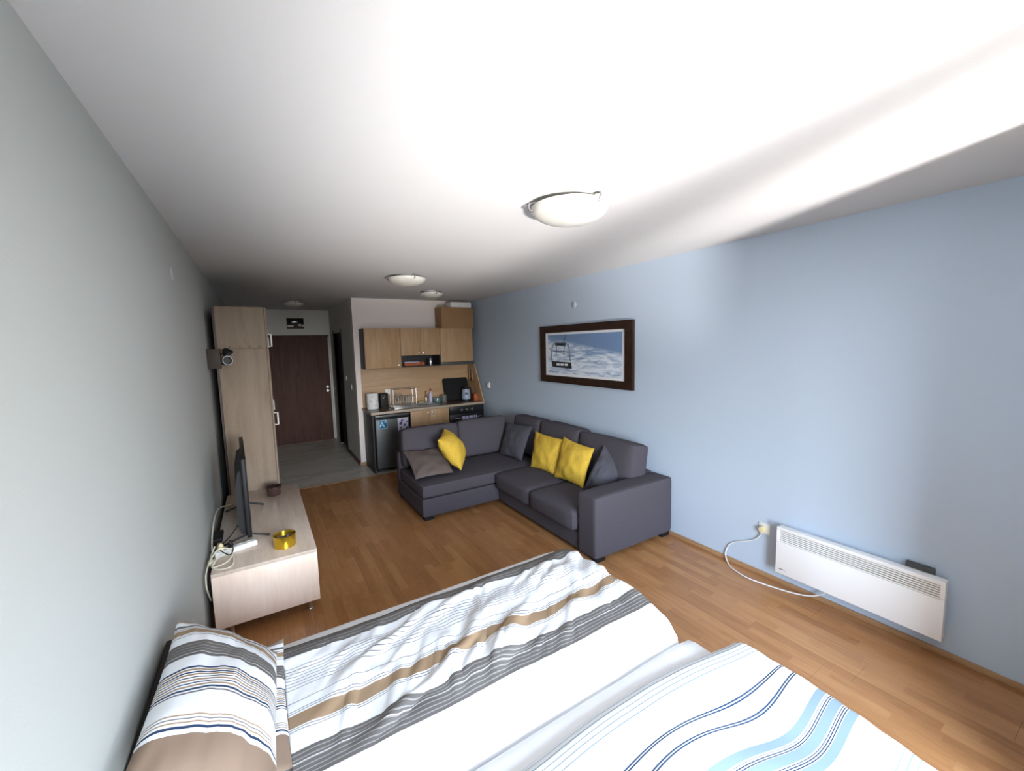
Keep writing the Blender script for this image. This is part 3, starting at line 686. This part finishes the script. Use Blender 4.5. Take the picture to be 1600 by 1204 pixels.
# television
t = thing('television', (.22, 3.84, TZ1), 'black flat television on two splayed feet, seen edge on', 'television')
A_, C_ = Vector((.262, 3.39, 0)), Vector((.222, 4.30, 0)); dv = (C_ - A_).normalized(); nv = Vector((dv.y, -dv.x, 0))
TVM = Matrix((nv, dv, Vector((0, 0, 1)))).transposed().to_4x4(); TVM.translation = (A_ + C_) / 2
L2 = (C_ - A_).length / 2
def tvbox(x0, x1, y0, y1, z0, z1, bev=0):
    bm = B(); box(bm, x0, x1, y0, y1, z0, z1, bev); bmesh.ops.transform(bm, matrix=TVM, verts=bm.verts[:]); return bm
obj('panel_body', tvbox(-.030, -.006, -L2, L2, .485, 1.055, .004), 'black_plastic', t)
obj('bezel', tvbox(-.006, 0, -L2, L2, .485, 1.055, .002), 'black_plastic', t)
obj('screen', tvbox(-.0005, .001, -L2 + .012, L2 - .012, .505, 1.043), 'screen_black', t)
bm = B(); prism(bm, [(-.030, .50), (-.030, .97), (-.055, .95), (-.078, .84), (-.078, .56), (-.06, .50)], 'y', -L2 + .06, L2 - .06); bmesh.ops.transform(bm, matrix=TVM, verts=bm.verts[:])
obj('rear_housing', bm, 'black_plastic', t, smooth=False)
obj('bezel_logo', tvbox(.0005, .002, -L2 + .02, -L2 + .05, .488, .498), 'brushed_steel', t)
for yy in (-.40, .33):
    bm = B()
    for s, l in ((1, .13), (-1, .15)): tube(bm, [(-.02, yy, .50), (-.02 + s * .03, yy, .487), (-.02 + s * l * .9, yy, .457), (-.02 + s * l, yy, .4525)], .0075, 8, 4)
    bmesh.ops.transform(bm, matrix=TVM, verts=bm.verts[:]); obj('foot', bm, 'black_plastic', t)
# gold tin, bronze ashtray
t = thing('gold_tin', (.452, 3.22, TZ1), 'shiny round gold tin on the near end of the tv stand', 'tin')
obj('body', lathe(B(), [(0, .001), (.066, .001), (.069, .004), (.069, .078), (.071, .080), (.071, .084), (.066, .084), (.066, .03), (0, .028)], (.455, 3.205, TZ1), n=48), 'gold', t)
obj('filling', lathe(B(), [(0, .062), (.064, .062), (.064, .066), (0, .066)], (.455, 3.205, TZ1), n=32), 'bronze_glass', t)
t = thing('bronze_tin', (.425, 4.42, TZ1), 'dark bronze glossy bowl at the far end of the tv stand', 'bowl')
obj('body', lathe(B(), [(0, .001), (.060, .001), (.063, .005), (.066, .075), (.066, .08), (.061, .08), (.058, .02), (0, .016)], (.425, 4.43, TZ1), n=40), 'bronze_glass', t)
obj('rim', lathe(B(), [(.060, .080), (.067, .080), (.067, .085), (.060, .085), (.060, .080)], (.425, 4.43, TZ1), n=40), 'black_gloss', t)
# power strip and cables
t = thing('power_strip', (.17, 3.34, TZ1), 'white multi-socket power strip lying before the television foot', 'power strip')
PM = Matrix.Translation((.165, 3.315, TZ1)) @ Matrix.Rotation(math.radians(17), 4, 'Z')
bm = B(); box(bm, -.125, .125, -.026, .026, .001, .036, .006, 3); bmesh.ops.transform(bm, matrix=PM, verts=bm.verts[:]); obj('housing', bm, 'white_plastic', t)
for k in range(4):
    bm = B(); lathe(bm, [(0, .0362), (.018, .0362), (.018, .0375), (.015, .0375), (.015, .0366), (0, .0366)], (-.085 + .055 * k, 0, 0), n=18); bmesh.ops.transform(bm, matrix=PM, verts=bm.verts[:]); obj('socket', bm, 'white_enamel', t)
for k in (0, 1):
    bm = B(); lathe(bm, [(0, .037), (.017, .037), (.015, .07), (.006, .085), (0, .085)], (-.085 + .055 * k, 0, 0), n=16); bmesh.ops.transform(bm, matrix=PM, verts=bm.verts[:]); obj('plug', bm, ('cream_plastic', 'black_plastic')[k], t)
zc_ = TZ1 + .006
tag(obj('white_cable', tube(B(), [(.05, 3.30, zc_ + .06), (.03, 3.20, zc_ + .02), (.055, 3.10, zc_), (.12, 3.06, zc_), (.155, 3.10, zc_), (.15, 3.19, zc_ + .02), (.09, 3.20, zc_ + .03), (.05, 3.13, zc_ + .02), (.06, 3.09, zc_ + .012), (.13, 3.13, zc_ + .015), (.15, 3.22, zc_ + .04), (.08, 3.25, zc_ + .06), (.035, 3.17, zc_ + .03), (.022, 3.05, zc_ + .01), (.020, 3.01, zc_ - .05), (.022, 3.03, zc_ - .11), (.025, 3.10, zc_ - .2)], .0045, 8), 'cable_cream'),
    'tangled loops of cream cable at the near corner of the tv stand', 'cable')
tag(obj('white_cable', tube(B(), [(.10, 4.35, TZ1 + .006), (.07, 4.2, TZ1 + .05), (.03, 4.0, TZ1 + .10), (.02, 3.75, TZ1 + .11), (.02, 3.5, TZ1 + .06), (.03, 3.34, TZ1 + .03)], .005, 8), 'cable_cream'),
    'cream cable arching along the wall behind the television', 'cable')
tag(obj('black_cable', tube(B(), [(.20, 3.65, TZ1 + .10), (.12, 3.55, TZ1 + .02), (.06, 3.42, TZ1 + .006), (.09, 3.24, TZ1 + .05), (.14, 3.15, TZ1 + .05), (.155, 3.22, TZ1 + .06), (.13, 3.30, TZ1 + .065)], .0035, 8), 'black_plastic'),
    'thin black cable running from the television to the power strip', 'cable')
t = thing('plug_adapter', (.04, 3.17, TZ1), 'cream plug lying in the loops of cable', 'plug')
obj('body', box(B(), .018, .058, 3.15, 3.20, TZ1 + .001, TZ1 + .03, .008, 3), 'cable_cream', t)
for s in (-1, 1): obj('pin', cyl(B(), (.038 + s * .009, 3.15, TZ1 + .016), (.038 + s * .009, 3.132, TZ1 + .016), .0024, 8), 'chrome', t)
t = thing('set_top_box', (.045, 3.61, TZ1), 'slim black box lying between the television and the left wall', 'box')
obj('casing', box(B(), .016, .074, 3.52, 3.70, TZ1, TZ1 + .03, .005), 'black_plastic', t)
obj('front_strip', box(B(), .072, .076, 3.54, 3.68, TZ1 + .008, TZ1 + .022, .001), 'black_gloss', t)

# ------------------------------------------------------------------ corner sofa
t = thing('corner_sofa', (2.63, 3.6, 0), 'charcoal fabric corner sofa with chaise against the blue wall', 'sofa')
def part(name, x0, x1, y0, y1, z0, z1, r=.03, puff=(0, 0, 0), parent=None, n=9, m='sofa_fabric', rot=None, wob=0, seed=0):
    bm = B(); M = Matrix.Translation(((x0 + x1) / 2, (y0 + y1) / 2, (z0 + z1) / 2))
    if rot: M = M @ Matrix.Rotation(math.radians(rot[0]), 4, 'X') @ Matrix.Rotation(math.radians(rot[1]), 4, 'Y') @ Matrix.Rotation(math.radians(rot[2]), 4, 'Z')
    puffy(bm, (x1 - x0, y1 - y0, z1 - z0), r, puff, M, n, wob, seed); return obj(name, bm, m, parent or t)
SB = .045
part('chaise_base', 1.715, 2.62, 3.975, 4.88, SB, .243, .018)
part('chaise_cushion', 1.715, 3.42, 3.965, 4.76, .247, .385, .028, (0, 0, .012))
part('seat_base', 2.605, 3.43, 2.60, 3.97, SB, .195, .015)
part('corner_base', 2.62, 3.55, 3.975, 4.88, SB, .243, .015)
part('seat_cushion', 2.545, 3.40, 3.283, 3.960, .20, .385, .045, (.012, .006, .018))
part('seat_cushion', 2.545, 3.40, 2.605, 3.277, .20, .385, .045, (.012, .006, .018))
part('arm', 2.595, 3.545, 2.375, 2.60, SB, .562, .022, (0, 0, .006))
part('back_frame', 3.43, 3.548, 2.60, 4.76, SB, .575, .03)
part('back_frame', 1.715, 3.548, 4.765, 4.885, SB, .575, .03)
part('back_cushion', 1.745, 2.455, 4.66, 4.86, .395, .840, .035, (.01, .035, .012), rot=(-9, 0, 0), wob=.008, seed=1)
part('back_cushion', 2.475, 3.165, 4.66, 4.86, .395, .852, .035, (.01, .035, .012), rot=(-9, 0, 0), wob=.008, seed=2)
part('back_cushion', 3.215, 3.435, 4.055, 4.655, .395, .865, .038, (.035, .01, .012), rot=(0, 9, 0), wob=.010, seed=3)
part('back_cushion', 3.215, 3.435, 3.345, 4.045, .395, .870, .038, (.035, .01, .012), rot=(0, 9, 0), wob=.010, seed=4)
part('back_cushion', 3.215, 3.435, 2.570, 3.335, .395, .850, .038, (.035, .01, .012), rot=(0, 9, 0), wob=.010, seed=5)
for a, b in ((1.74, 4.0), (1.74, 4.80), (2.63, 2.40), (3.44, 2.40), (3.44, 4.80)):
    obj('foot', box(B(), a, a + .10, b, b + .06, 0, SB + .004, .003), 'black_plastic', t)
def cushion(c, T, m, label, seed, group='scatter cushions on the sofa'):
    me = pillow_mesh('cushion', c, T, seed=seed); o = obj('scatter_cushion', me, m); tag(o, label, 'cushion', group); return o
cushion([(1.70, 4.12, .425), (2.12, 4.10, .425), (2.22, 4.58, .60), (1.72, 4.60, .615)], .10, 'pillow_taupe', 'taupe scatter cushion lying flat at the left end of the sofa', 1)
cushion([(2.21, 4.09, .43), (2.47, 4.52, .48), (2.21, 4.54, .83), (2.005, 4.24, .775)], .24, 'pillow_yellow', 'yellow scatter cushion leaning on the taupe cushion', 2)
cushion([(2.955, 4.55, .40), (3.00, 4.09, .40), (3.20, 4.13, .80), (3.12, 4.62, .79)], .12, 'pillow_charcoal', 'charcoal scatter cushion leaning in the corner of the sofa', 3)
cushion([(2.97, 3.85, .40), (3.00, 3.43, .40), (3.17, 3.47, .76), (3.17, 4.03, .76)], .13, 'pillow_yellow', 'yellow scatter cushion leaning next to the corner cushion', 4)
cushion([(2.965, 3.40, .40), (2.98, 2.96, .40), (3.16, 2.99, .76), (3.17, 3.49, .79)], .14, 'pillow_yellow', 'yellow scatter cushion between the other yellow and a charcoal cushion', 5)
cushion([(2.95, 2.93, .40), (3.02, 2.66, .40), (3.33, 2.72, .60), (3.20, 2.90, .81)], .21, 'pillow_charcoal', 'charcoal scatter cushion leaning beside the sofa arm', 6)

# ------------------------------------------------------------------ picture on the blue wall
PX = W - .001
t = thing('framed_picture', (W, 3.625, 1.32), 'wide framed photograph of a snowy slope with a chairlift', 'picture')
PY0, PY1, PZ0, PZ1, FW = 2.845, 4.405, 1.318, 2.02, .105
FX0 = W - .034
for nm, poly in (('top', [(PY0, PZ1), (PY1, PZ1), (PY1 - FW, PZ1 - .085), (PY0 + FW, PZ1 - .085)]), ('b', [(PY0, PZ0), (PY1, PZ0), (PY1 - FW, PZ0 + .085), (PY0 + FW, PZ0 + .085)]),
                 ('l', [(PY1, PZ0), (PY1, PZ1), (PY1 - FW, PZ1 - .085), (PY1 - FW, PZ0 + .085)]), ('r', [(PY0, PZ0), (PY0, PZ1), (PY0 + FW, PZ1 - .085), (PY0 + FW, PZ0 + .085)])):
    obj('frame_moulding', prism(B(), poly, 'x', FX0, PX), 'walnut_frame', t, smooth=False)
obj('mat_board', box(B(), W - .018, PX - .001, PY0 + FW - .005, PY1 - FW + .005, PZ0 + .08, PZ1 - .08), 'mat_board', t, smooth=False)
IY0, IY1, IZ0, IZ1 = 2.992, 4.250, 1.432, 1.908
pm = bpy.data.materials.new('snow_print'); pm.use_nodes = True; N, L = nodes(pm); b = N['Principled BSDF']; b.inputs['Roughness'].default_value = .35
tcn = N.new('ShaderNodeTexCoord'); sp = N.new('ShaderNodeSeparateXYZ'); L.new(tcn.outputs['Generated'], sp.inputs[0])
def mth(op, a, bb=None):
    n = N.new('ShaderNodeMath'); n.operation = op
    for i, v in enumerate((a, bb)):
        if v is None: continue
        if isinstance(v, (int, float)): n.inputs[i].default_value = v
        else: L.new(v, n.inputs[i])
    return n.outputs[0]
nn = N.new('ShaderNodeTexNoise'); nn.inputs['Scale'].default_value = 3.2; nn.inputs['Detail'].default_value = 5; nn.inputs['Distortion'].default_value = 1.5
mpp = N.new('ShaderNodeMapping'); mpp.inputs['Rotation'].default_value = (math.radians(-14), 0, 0); mpp.inputs['Scale'].default_value = (1, 1.2, 2.6); L.new(tcn.outputs['Generated'], mpp.inputs[0]); L.new(mpp.outputs[0], nn.inputs['Vector'])
# sky wedge above the ridge (ridge falls to the right = decreasing y)
ridge = mth('ADD', mth('MULTIPLY', sp.outputs['Y'], .40), .50)
sky = mth('MULTIPLY', mth('SUBTRACT', mth('ADD', sp.outputs['Z'], mth('MULTIPLY', nn.outputs['Fac'], .10)), ridge), 9)
skyc = N.new('ShaderNodeClamp'); L.new(sky, skyc.inputs[0])
sn = N.new('ShaderNodeValToRGB'); L.new(nn.outputs['Fac'], sn.inputs[0]); sn.color_ramp.elements[0].position = .36; sn.color_ramp.elements[0].color = (.26, .38, .58, 1); sn.color_ramp.elements[1].position = .58; sn.color_ramp.elements[1].color = (.82, .90, 1.0, 1)
mx = N.new('ShaderNodeMix'); mx.data_type = 'RGBA'; L.new(skyc.outputs[0], mx.inputs['Factor']); L.new(sn.outputs[0], mx.inputs['A']); mx.inputs['B'].default_value = (.19, .30, .50, 1)
L.new(mx.outputs['Result'], b.inputs['Base Color']); MATS['snow_print'] = pm
pr = obj('print', box(B(), W - .0195, W - .018, IY0, IY1, IZ0, IZ1), 'snow_print', t, smooth=False)
lx = W - .0205
def py(u): return IY1 - u * (IY1 - IY0)         # u from the left edge of the print
def pz(v): return IZ1 - v * (IZ1 - IZ0)         # v from the top
def pl(pts, r, name='printed_chairlift', m='lift_grey'):
    bm = B(); tube(bm, [(lx, py(a), pz(c)) for a, c in pts], r, 6, 1); obj(name, bm, m, pr)
pl([(.285, .0), (.275, .12), (.25, .17)], .006)
pl([(.05, .66), (.075, .30), (.10, .23), (.15, .21), (.28, .22), (.33, .28), (.35, .68)], .006)
pl([(.09, .42), (.33, .44)], .005); pl([(.145, .24), (.14, .42), (.135, .50)], .005); pl([(.27, .25), (.255, .43), (.25, .52)], .005)
obj('printed_motor', box(B(), lx - .002, lx + .001, py(.28), py(.12), pz(.28), pz(.20)), 'lift_dark', pr, smooth=False)
obj('printed_seat', prism(B(), [(py(.055), pz(.68)), (py(.36), pz(.70)), (py(.37), pz(.86)), (py(.075), pz(.83))], 'x', lx - .002, lx + .001), 'lift_dark', pr, smooth=False)
for a in (.14, .20, .265): obj('printed_seat_pad', box(B(), lx - .003, lx, py(a + .05), py(a), pz(.79), pz(.735)), 'mat_board', pr, smooth=False)
for a, c, s in ((.60, .33, .010), (.68, .34, .012), (.76, .60 + .1, .016), (.57, .94, .012), (.40, .58, .007), (.96, .95, .008)):
    obj('printed_skier', prism(B(), [(py(a - s * .4), pz(c)), (py(a), pz(c - s * 3)), (py(a + s * .5), pz(c))], 'x', lx - .0005, lx + .001), 'lift_grey', pr, smooth=False)

# ------------------------------------------------------------------ heater, socket, cable
t = thing('panel_heater', (W - .07, 1.01, .12), 'white wall-mounted convector heater with slotted grille at the top', 'heater')
HX, HY0, HY1, HZ0, HZ1 = W - .10, .583, 1.438, .126, .467
obj('casing', box(B(), HX + .012, W - .035, HY0 + .003, HY1 - .003, HZ0 + .003, HZ1 - .003, .004), 'white_enamel', t)
fp = obj('front_panel', box(B(), HX, HX + .012, HY0, HY1, HZ0, HZ1 - .105, .002), 'white_enamel', t)
obj('grille_back', box(B(), HX + .008, HX + .0118, HY0 + .02, HY1 - .02, HZ1 - .104, HZ1 - .024), 'black_plastic', t, smooth=False)
bm = B(); box(bm, HX, HX + .012, HY0, HY1, HZ1 - .024, HZ1, .002); box(bm, HX, HX + .012, HY0, HY0 + .02, HZ1 - .105, HZ1 - .024, .001); box(bm, HX, HX + .012, HY1 - .02, HY1, HZ1 - .105, HZ1 - .024, .001)
obj('grille_frame', bm, 'white_enamel', t)
for k in range(6):
    z = HZ1 - .0275 - k * .0133
    obj('slat', box(B(), HX + .001, HX + .007, HY0 + .02, HY1 - .02, z - .0080, z), 'white_enamel', t, smooth=False)
for k, (a, b) in enumerate(((HY1 - .024, HY1 - .052), (HY1 - .057, HY1 - .075))): obj('maker_mark', box(B(), HX - .0006, HX, b, a, HZ0 + .032 - k * .006, HZ0 + .037 - k * .006), ('grey_dark_plastic', 'magnet_white')[k], t, smooth=False)
for yy in (HY0 + .12, HY1 - .12): obj('wall_bracket', box(B(), W - .036, W, yy - .02, yy + .02, HZ0 + .06, HZ1 - .06), 'grey_dark_plastic', t, smooth=False)
tag(obj('heater_control', box(B(), W - .034, W - .002, .645, .768, .42, .492, .005), 'grey_dark_plastic'), 'dark grey control box peeking out behind the heater top', 'control box')
t = thing('wall_socket', (W, 1.568, .33), 'white wall socket with cream plug beside the heater', 'socket')
obj('plate', box(B(), W - .010, W, 1.527, 1.609, .335, .417, .003), 'white_plastic', t)
obj('plug', lathe(B(), [(0, 0), (.024, 0), (.025, .02), (.020, .036), (0, .04)], (W - .010, 1.572, .372), (-1, 0, 0), 20), 'cream_plastic', t)
tag(obj('heater_cable', tube(B(), [(W - .04, 1.574, .355), (W - .02, 1.585, .325), (W - .014, 1.629, .267), (W - .012, 1.702, .222), (W - .012, 1.777, .185), (W - .012, 1.829, .142), (W - .013, 1.854, .087), (W - .025, 1.852, .040), (3.495, 1.802, .008), (3.45, 1.739, .007), (3.42, 1.598, .007), (3.46, 1.418, .007), (3.505, 1.29, .012), (3.52, 1.21, .04), (3.515, 1.15, .09), (3.51, 1.13, .124)], .0048, 8), 'white_plastic'),
    'white heater cable hanging from the socket and lying on the floor', 'cable')
# round covers, switches, thermostat
for p, ax, lab in (((0, 3.10, 2.264), (1, 0, 0), 'round blank cover high on the left wall'), ((W, 3.758, 2.244), (-1, 0, 0), 'round blank cover high on the blue wall above the picture')):
    tag(obj('junction_cover', lathe(B(), [(0, 0), (.040, 0), (.040, .004), (.036, .007), (0, .008)], p, ax, 28), 'wall_white' if ax[0] > 0 else 'wall_blue'), lab, 'wall cover')
t = thing('thermostat', (W, 5.90, 1.10), 'small white thermostat on the blue wall beside the kitchen', 'thermostat')
obj('casing', box(B(), W - .022, W, 5.86, 5.94, 1.105, 1.20, .005), 'white_plastic', t)
obj('dial', lathe(B(), [(0, 0), (.022, 0), (.020, .012), (0, .013)], (W - .022, 5.90, 1.145), (-1, 0, 0), 20), 'white_enamel', t)
for y_, z_, lab in ((7.32, 1.31, 'light switch on the corridor wall nearer the dark doorway'), (6.92, 1.19, 'light switch on the corridor wall nearer the kitchen')):
    t = thing('light_switch', (XP, y_, z_ - .04), lab, 'switch', 'corridor light switches')
    obj('plate', box(B(), XP - .009, XP, y_ - .04, y_ + .04, z_ - .04, z_ + .04, .003), 'wall_hall', t)
    obj('rocker', box(B(), XP - .013, XP - .009, y_ - .025, y_ + .025, z_ - .026, z_ + .026, .002), 'white_plastic', t)

# ------------------------------------------------------------------ beds
GREY, TAN, LINE, PALE = (.135, .125, .118), (.33, .225, .14), (.12, .105, .12), (.30, .285, .28)
NAVY, SKYB, BLUE = (.025, .045, .10), (.25, .335, .39), (.03, .06, .125)
WHITE = (.80, .81, .83)
def banded(a, b, c, line, k):
    """a band with k thin pale woven lines in it"""
    out = []; n = 2 * k + 1; w = (b - a)
    e = [a] + [a + w * (i + .5) / (k + .0) for i in range(k)]
    cur = a
    for i in range(k):
        m = a + w * (i + 1) / (k + 1); out.append((cur, m - w * .018, c)); out.append((m - w * .018, m + w * .018, line)); cur = m + w * .018
    out.append((cur, b, c)); return out
b1 = banded(.0, .105, GREY, PALE, 4) + [(.168 + k * .0175, .171 + k * .0175, LINE) for k in range(8)] + [(.36, .3625, LINE), (.400, .403, LINE), (.41, .413, LINE), (.422, .478, TAN), (.484, .487, LINE), (.494, .497, LINE)] + banded(.575, .69, GREY, PALE, 6)
stripes('duvet_stripes', b1, WHITE)
b2 = [(.02, .023, SKYB), (.036, .039, SKYB), (.052, .055, SKYB), (.072, .075, SKYB), (.092, .095, SKYB), (.20, .2035, BLUE), (.208, .2115, BLUE), (.256, .2595, BLUE), (.264, .2675, BLUE),
      (.345, .372, SKYB), (.376, .379, BLUE), (.3825, .3855, BLUE), (.389, .392, BLUE), (.395, .425, SKYB), (.429, .432, BLUE), (.4355, .4385, BLUE), (.442, .445, BLUE), (.448, .475, SKYB), (.60, .603, SKYB), (.62, .623, SKYB), (.64, .643, SKYB)]
stripes('blanket_stripes', b2, WHITE)
b3 = [(.0, .035, (.36, .30, .25)), (.062, .078, GREY), (.088, .092, LINE), (.098, .130, TAN), (.136, .139, LINE), (.145, .148, LINE)] + banded(.19, .275, GREY, PALE, 4) + \
     [(.333, .340, NAVY), (.345, .352, TAN), (.357, .362, NAVY), (.366, .373, TAN), (.378, .383, LINE), (.388, .395, TAN), (.400, .405, NAVY), (.410, .417, TAN), (.423, .430, NAVY), (.436, .441, LINE), (.515, .519, TAN), (.526, .529, LINE), (.536, .540, TAN), (.548, .556, NAVY), (.570, .70, (.235, .165, .12))]
stripes('pillow_stripes', b3, WHITE)
def bed(y0, y1, label, hb, MT):
    t = thing('single_bed', (1.0, (y0 + y1) / 2, 0), label, 'bed', 'single beds pushed together')
    obj('base', box(B(), .06, 1.93, y0 + .02, y1 - .02, .08, .25, .01), 'bed_base', t)
    bm = B(); puffy(bm, (1.93, y1 - y0, MT - .25), .045, (.004, .004, .006), Matrix.Translation((1.01, (y0 + y1) / 2, (MT + .25) / 2)), 14, .003, y0); obj('mattress', bm, 'sheet_white', t)
    for xx in (.12, 1.86):
        for yy in (y0 + .08, y1 - .08): obj('leg', cyl(B(), (xx, yy, 0), (xx, yy, .085), .022), 'black_plastic', t)
    obj('headboard', box(B(), .006, .028, y0 + .01, min(y1 - .015, 1.985), .10, hb, .004), 'headboard_brown', t)  # headboard; its dark brown also paints in the wall shade behind the pillow
bed(1.13, 2.095, 'single bed with white mattress nearest the tv stand', .70, .465)
bed(.19, 1.10, 'single bed with white mattress nearest the camera', .70, .477)
def ridge(a): return (1 - abs(a)) ** 3
def smooth(a, lo, hi):
    t_ = max(0, min(1, (a - lo) / (hi - lo))); return t_ * t_ * (3 - 2 * t_)
# duvet on the far bed
def fold(x, d, ang, fs, fp, seed):
    """sharp creases running along one direction"""
    c_, s_ = math.cos(ang), math.sin(ang); a, p = x * c_ - d * s_, x * s_ + d * c_
    n_ = noise.noise(Vector((a * fs, p * fp, seed))) + .35 * noise.noise(Vector((a * fs * 2, p * fp * 2, seed + 9)))
    return math.exp(-(n_ / .16) ** 2)
def duvet1(u, v):
    x = .385 + u * 1.72; d = v * .875                   # d: metres from the far edge
    y = 1.985 - d + .010 * noise.noise(Vector((x * 3, d * 2, 1))) + .030 * smooth(u, .8, 1) * (1 - v)
    z = .498
    k = smooth(d, .03, .12) * (1 - smooth(d, .50, .74)) * (.25 + .75 * smooth(x, .42, .75))
    m_ = .35 + .65 * max(0, noise.noise(Vector((x * 2.2, d * 2.2, 21))) + .35)
    z += k * m_ * (.030 * fold(x, d, math.radians(30), 1.2, 4.6, 3.1) + .020 * fold(x, d, math.radians(66), 1.8, 6.0, 7.7) + .012 * fold(x, d, math.radians(48), 2.5, 9.5, 1.7))
    dy = k * (.026 * noise.noise(Vector((x * 5, d * 5, 31))) + .010 * noise.noise(Vector((x * 13, d * 9, 41))))
    z += .010 * noise.noise(Vector((x * 2.2, d * 2.2, 0))) + .003 * noise.noise(Vector((x * 9, d * 9, 4)))
    e_ = 1 - smooth(d, 0, .05); z -= .022 * e_; z += e_ * .008 * max(0, noise.noise(Vector((x * 9, 0, 3))))
    # near side rolls down into the gap between the beds
    rr = max(0, d - .775) / .10; z -= .075 * rr ** 2.2
    y += .012 * rr ** 2 + dy
    # foot end drapes over the mattress
    over = max(0, x - 1.965); corner = smooth(d, .60, .875)
    xx = x - over * .50 - corner * .07 * smooth(x, 1.7, 2.1)
    z -= min(.16, 1.15 * over ** 1.25 * 2.2)
    return (xx, y, z)
me = grid_mesh('duvet', duvet1, 260, 140, lambda u, v: (u * 1.72, v * .875 + .0))
o = obj('striped_duvet', me, 'duvet_stripes'); tag(o, 'crumpled duvet with grey and tan stripes on the bed nearest the tv stand', 'duvet')
sm = o.modifiers.new('thickness', 'SOLIDIFY'); sm.thickness = .018; sm.offset = -1
# blanket on the near bed
def blanket(u, v):
    x = .40 + u * 1.80; d = v * .86
    y = .975 - d - .07 * smooth(x, 1.5, 2.1) * (1 - v) + .02 * smooth(x, .9, 1.4) * (1 - v) + .012 * noise.noise(Vector((x * 2.5, d * 2, 5)))
    z = .503
    wv = .022 * math.sin(x * 9 + d * 6 + 2 * noise.noise(Vector((x * 2, d * 2, 2)))) * smooth(d, .1, .3) * smooth(x, .9, 1.3)
    z += wv + .014 * noise.noise(Vector((x * 2.4, d * 3, 8))) + .008 * smooth(d, .02, .12) * (1 - smooth(d, .12, .3))
    z -= .022 * (1 - smooth(d, 0, .04))
    over = max(0, x - (2.03 + .03 * (1 - v) - .06 * v)); xx = x - over * .45
    z -= min(.16, 2.4 * over ** 1.25)
    return (xx, y + .018 * math.sin(x * 9 + 1) * smooth(d, .15, .3) * smooth(x, .9, 1.3), z)
me = grid_mesh('blanket', blanket, 170, 90, lambda u, v: (u * 1.8, v * .86))
o = obj('striped_blanket', me, 'blanket_stripes'); tag(o, 'white blanket with blue stripes on the bed nearest the camera', 'blanket')
sm = o.modifiers.new('thickness', 'SOLIDIFY'); sm.thickness = .020; sm.offset = -1
# pillows (first corner pair is the far end; v runs away from it)
def pillow(c, T, label, seed, uvs=(.5, .70)):
    me = pillow_mesh('pillow', c, T, n=40, pinch=.05, wr=.005, seed=seed, uvs=uvs)
    return tag(obj('bed_pillow', me, 'pillow_stripes'), label, 'pillow', 'striped bed pillows')
pillow([(.395, 2.005, .535), (.06, 1.99, .52), (.06, 1.36, .52), (.390, 1.36, .515)], .085, 'lower striped pillow lying flat beneath the leaning pillow', 11)
pillow([(.368, 1.85, .585), (.052, 1.965, .785), (.045, 1.15, .83), (.345, 1.15, .60)], .19, 'upper striped pillow leaning against the left wall', 12)
